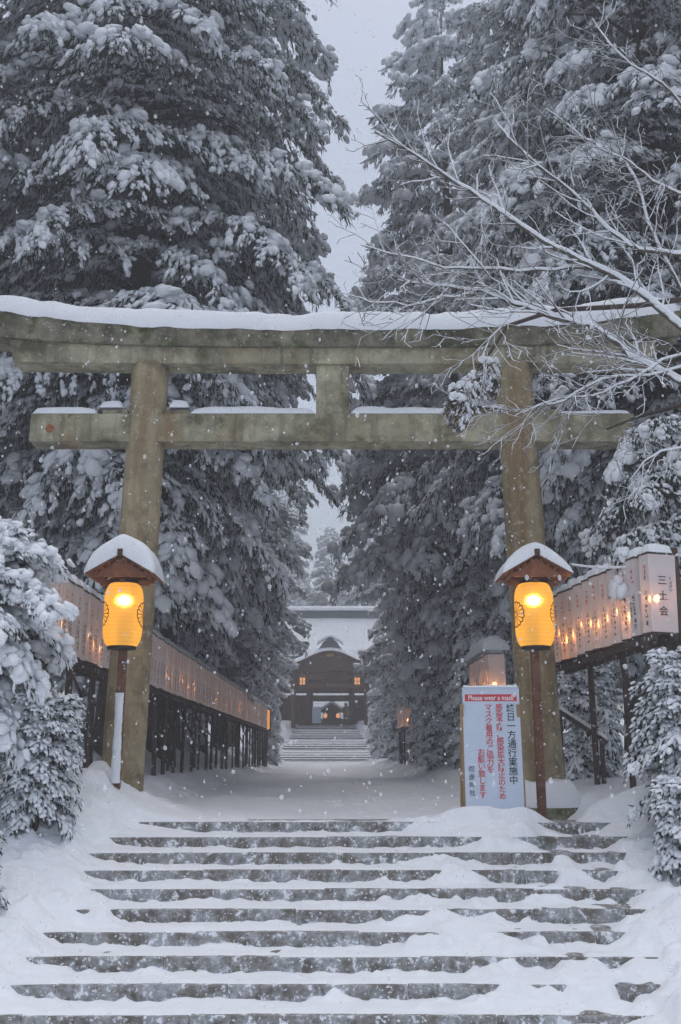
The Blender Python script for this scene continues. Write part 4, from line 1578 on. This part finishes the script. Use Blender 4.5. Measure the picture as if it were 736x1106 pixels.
for px, lb in ((327, 'glowing lantern hung at the left side of the shrine gate'), (386, 'glowing lantern hung at the right side of the shrine gate')):
    p = at(px, 740, GY - 4.6)
    hanging_lantern(p.x, GY - 4.6, p.z, lb, 0.8)
# box lantern at the far end of the left rack, turned to the viewer
p = at(288.5, 789, 55.6)
t = empty('box_lantern', p, 0, 'small orange box lantern glowing at the far end of the left rack', 'box lantern')
MB().box((0, 0, .58), (.34, .34, 1.05)).build('lamp_glass', glow('box_glow', (1, .42, .13), 0.62), t)
b = MB()
for sx in (-1, 1):
    for sy in (-1, 1):
        b.box((sx * .18, sy * .18, .56), (.04, .04, 1.2))
b.box((0, 0, .02), (.44, .44, .06))
b.box((0, 0, 1.15), (.44, .44, .06))
b.build('frame', M['rackwood'], t)
MB().bar((0, 0, 0), (0, 0, gz(p.x, 55.6) - p.z - .2), .1).build('post', M['rackwood'], t)
lump(MB(), [[(x, y, 1.18) for y in np.linspace(-.24, .24, 7)] for x in np.linspace(-.24, .24, 7)], [[.2 * (1 - abs(y / .245) ** 4) ** .5 * (1 - abs(x / .245) ** 4) ** .5 for y in np.linspace(-.24, .24, 7)] for x in np.linspace(-.24, .24, 7)], .0).build('snow', M['snow'], t, True)

# notice panel, small roofed stall with two lights, hall behind the gate
p = at(342, 785, GY - 1.2)
t = empty('standing_panel', (p.x, GY - 1.2, GZ), 0, 'pale upright panel standing left inside the gate opening', 'standing panel')
MB().box((0, 0, .92), (.78, .06, 1.45)).build('panel', M['board'], t, bevel=.01)
for s in (-1, 1):
    MB().bar((s * .35, 0.06, -.1), (s * .35, 0.06, 1.6), .06).build('post', M['wood'], t)
p = at(358.5, 785, GY + 6)
t = empty('small_shrine', (p.x, GY + 6, GZ), 0, 'small gabled wooden shrine with two round lights inside the gate', 'small shrine')
MB().box((0, 0.4, .7), (1.7, 1.2, 1.4)).build('body', M['wood'], t)
b = MB()
for s in (-1, 1):
    b.bar((0, .4, 2.15), (s * 1.35, .4, 1.3), 2.0, .1)
b.add([(-1.1, -.25, 1.4), (1.1, -.25, 1.4), (0, -.25, 2.1)], [(0, 1, 2)])
rf = b.build('roof', M['wood'], t)
for s in (-1, 1):
    MB().lathe([(.2 * math.sin(math.pi * i / 8), 1.0 - .24 * math.cos(math.pi * i / 8)) for i in range(9)], (s * .62, -.35, .1), 12, cap=False).build('light', M['gate_bulb'], t, True)
P = [[(x, .4 + y, 2.25 - .63 * abs(x)) for y in np.linspace(-1.05, 1.05, 7)] for x in np.linspace(-1.4, 1.4, 15)]
T = [[.32 * (1 - abs(y / 1.06) ** 6) ** .5 * (1 - abs(x / 1.41) ** 6) ** .5 for y in np.linspace(-1.05, 1.05, 7)] for x in np.linspace(-1.4, 1.4, 15)]
lump(MB(), P, T, .02).build('snow', M['snow'], rf, True)
hx = at(360, 785, 108).x
t = empty('worship_hall', (hx, 108, GZ), 0, 'low hall with a broad white snow roof seen through the gate', 'hall')
MB().box((0, 3, 1.1), (9, 5, 2.4)).build('wall', M['wood'], t)
b = MB()
def hallroof(u, v):
    return Vector((u * (8.5 - 1.5 * v), -1.5 + 6 * v, 1.1 + 5.4 * v - .9 * v * v + .4 * abs(u) ** 3 * (1 - v)))


b.grid([[hallroof(u, v) for u in np.linspace(-1, 1, 21)] for v in np.linspace(0, 1, 6)])
b.grid([[hallroof(u, v) * 1.0 + Vector((0, 2 * (4.5 - hallroof(u, v).y), 0)) for u in np.linspace(-1, 1, 21)] for v in np.linspace(1, 0, 6)])
rf = b.build('roof', M['roofcopper'], t)
P = [[hallroof(u, v) + Vector((0, 0, .01)) for u in np.linspace(-1, 1, 31)] for v in np.linspace(0, 1, 9)]
T = [[.5 * (1 - abs(2 * i / 8 - 1) ** 8) ** .5 for f in range(31)] for i in range(9)]
lump(MB(), P, T, .03).build('snow', M['snow'], rf, True)
# low fences on both sides of the gate
for s, lb in ((-1, 'dark low timber fence left of the shrine gate'), (1, 'dark low timber fence right of the shrine gate')):
    x0 = gcx + s * 5.2
    t = empty('timber_fence', (x0, GY - .5, GZ), 0, lb, 'fence')
    for k in range(7):
        MB().box((s * k * 1.0, 0, .75), (.16, .16, 1.7)).build('post', M['gatewood'], t)
    for z in (.5, 1.4):
        MB().box((s * 3.0, 0.1, z), (6.4, .08, .16)).build('rail', M['gatewood'], t)
    MB().box((s * 3.0, 0.16, .95), (6.2, .03, .75)).build('board', M['gatewood'], t)


# ------------------------------------------------------------------ people at the gate
def person(x, y, z, face, coat, label, hood, s=1.0, walk=0.0):
    t = empty('person', (x, y, z), face, label, 'person')
    J = {'pel': (0, 0, .95, .145), 'waist': (0, .0, 1.10, .135), 'chest': (0, 0, 1.32, .155), 'neck': (0, -.01, 1.50, .062), 'head': (0, -.02, 1.62, .098), 'crown': (0, -.015, 1.70, .075)}
    for sd_, sn in ((-1, 'l'), (1, 'r')):
        st = walk * sd_
        J.update({'hip' + sn: (sd_ * .10, 0, .88, .10), 'knee' + sn: (sd_ * .11, -st * .5 - .02, .48, .066), 'ank' + sn: (sd_ * .11, st * .3, .09, .045), 'toe' + sn: (sd_ * .12, st * .3 - .16, .045, .04),
                  'sh' + sn: (sd_ * .19, 0, 1.42, .072), 'elb' + sn: (sd_ * .26, .02, 1.14, .052), 'wri' + sn: (sd_ * .22, -.12, .95, .036), 'hand' + sn: (sd_ * .20, -.17, .88, .042)})
    names = list(J)
    E = [('pel', 'waist'), ('waist', 'chest'), ('chest', 'neck'), ('neck', 'head'), ('head', 'crown')]
    for sn in 'lr':
        E += [('pel', 'hip' + sn), ('hip' + sn, 'knee' + sn), ('knee' + sn, 'ank' + sn), ('ank' + sn, 'toe' + sn), ('chest', 'sh' + sn), ('sh' + sn, 'elb' + sn), ('elb' + sn, 'wri' + sn), ('wri' + sn, 'hand' + sn)]
    me = bpy.data.meshes.new('body')
    me.from_pydata([Vector(J[n][:3]) * s for n in names], [(names.index(a), names.index(b_)) for a, b_ in E], [])
    ob = bpy.data.objects.new('body', me)
    COL.objects.link(ob)
    md = ob.modifiers.new('skin', 'SKIN')
    if not me.skin_vertices:
        bpy.context.view_layer.update()
    for i, n in enumerate(names):
        sv = me.skin_vertices[0].data[i]
        sv.radius = (J[n][3] * s, J[n][3] * s)
        sv.use_root = (i == 0)
    ob.modifiers.new('sub', 'SUBSURF').levels = 2
    dg = bpy.context.evaluated_depsgraph_get()
    dg.update()
    m2 = bpy.data.meshes.new_from_object(ob.evaluated_get(dg))
    m2.name = 'body'
    ob.modifiers.clear()
    ob.data = m2
    m2.materials.clear()
    for k in ('skin', 'trouser'):
        m2.materials.append(M[k])
    for p_ in m2.polygons:
        p_.use_smooth = True
        p_.material_index = 0 if p_.center.z > 1.48 * s or (abs(p_.center.x) > .15 * s and p_.center.z < 1.0 * s and p_.center.z > .8 * s) else 1
    ob.parent = t
    # coat: lofted rings over the trunk, sleeves over the arms
    b = MB()
    rows = []
    for (zz, rx, ry) in ((.62, .25, .19), (.85, .235, .18), (1.05, .215, .165), (1.25, .235, .17), (1.40, .235, .155), (1.48, .14, .11), (1.53, .085, .085)):
        rows.append([(rx * s * math.cos(a), ry * s * math.sin(a), zz * s) for a in np.linspace(0, 2 * math.pi, 21)])
    b.grid(rows)
    for sd_ in (-1, 1):
        b.tube([Vector((sd_ * .18, 0, 1.43)) * s, Vector((sd_ * .275, .02, 1.14)) * s, Vector((sd_ * .225, -.11, .96)) * s], [.09 * s, .075 * s, .06 * s], 12)
    b.build('coat', coat, t, True)
    b = MB()
    if hood:
        b.lathe([(.14 * math.sin(math.pi * i / 10) * s, (1.63 - .165 * math.cos(math.pi * i / 10)) * s) for i in range(11)], (0, .025 * s, 0), 16, cap=False)
        b.build('hood', coat, t, True)
    else:
        b.lathe([(.112 * math.sin(math.pi * i / 10) * s, (1.67 - .115 * math.cos(math.pi * i / 10)) * s) for i in range(11)], (0, .02 * s, 0), 16, cap=False)
        b.build('hair', M['hair'], t, True)
    f = MB()
    for sx in (-1, 1):
        f.lathe([(.012 * math.sin(math.pi * i / 6) * s, -.012 * math.cos(math.pi * i / 6) * s) for i in range(7)], (sx * .035 * s, -.108 * s, 1.635 * s), 8, cap=False)
    f.box((0, -.11 * s, 1.565 * s), (.05 * s, .012 * s, .012 * s))
    f.build('face_features', M['hair'], t)
    f = MB().box((0, -.118 * s, 1.60 * s), (.026 * s, .035 * s, .045 * s), taper=.6)
    f.build('nose', M['skin'], t)


p = at(374, 785, GY - 2.6)
person(p.x, GY - 2.6, GZ, 0.2, M['coat'], 'person in a brown hooded coat standing in the gate opening', True, 1.08)
p = at(387, 785, GY - 1.8)
person(p.x, GY - 1.8, GZ, 0.9, M['darkcoat'], 'person in dark clothes walking beside the right gate pillar', False, 1.0, .22)

# ------------------------------------------------------------------ falling snow
rs = np.random.RandomState(12)
pts = []
for i in range(8500):
    y = 2.2 + 26 * rs.rand() ** 0.8
    pts.append(at(rs.uniform(-30, 766), rs.uniform(-30, 1136), y)[:])
pts = np.array(pts)
pts = pts[pts[:, 2] > ground_z(pts[:, 0], pts[:, 1]) + .1]
VV, n = [], len(pts)
for i in range(n):
    k = (rs.uniform(0.003, 0.0085) if i % 4 else rs.uniform(.007, .0135)) * (1.0 if pts[i, 1] > 6 else 0.5)
    v = ICO_V * (1 + rs.normal(0, .12, (len(ICO_V), 1))) * k * np.array([1, 1, rs.uniform(.9, 1.5)])
    VV.append(v + pts[i])
tag(np_build('falling_snow', np.concatenate(VV), [(ICO_F[None] + (np.arange(n) * len(ICO_V))[:, None, None]).reshape(-1, 3)], [M['flake']], smooth=True), kind='stuff')

# ------------------------------------------------------------------ haze of falling snow in the air
if HAZE:
    m = bpy.data.materials.new('haze')
    m.use_nodes = True
    nt = m.node_tree
    nt.nodes.clear()
    o = nt.nodes.new('ShaderNodeOutputMaterial')
    pv = nt.nodes.new('ShaderNodeVolumePrincipled')
    pv.inputs['Color'].default_value = (0.93, 0.95, 1.0, 1)
    pv.inputs['Density'].default_value = HAZE
    nt.links.new(pv.outputs[0], o.inputs['Volume'])
    b = MB().box((0, 63.5, 15.25), (154, 169, 39.5))
    tag(b.build('haze', m), kind='stuff')
print('TRIS', sum(len(o.data.polygons) for o in sc.objects if o.type == 'MESH'), 'OBJ', len(sc.objects))
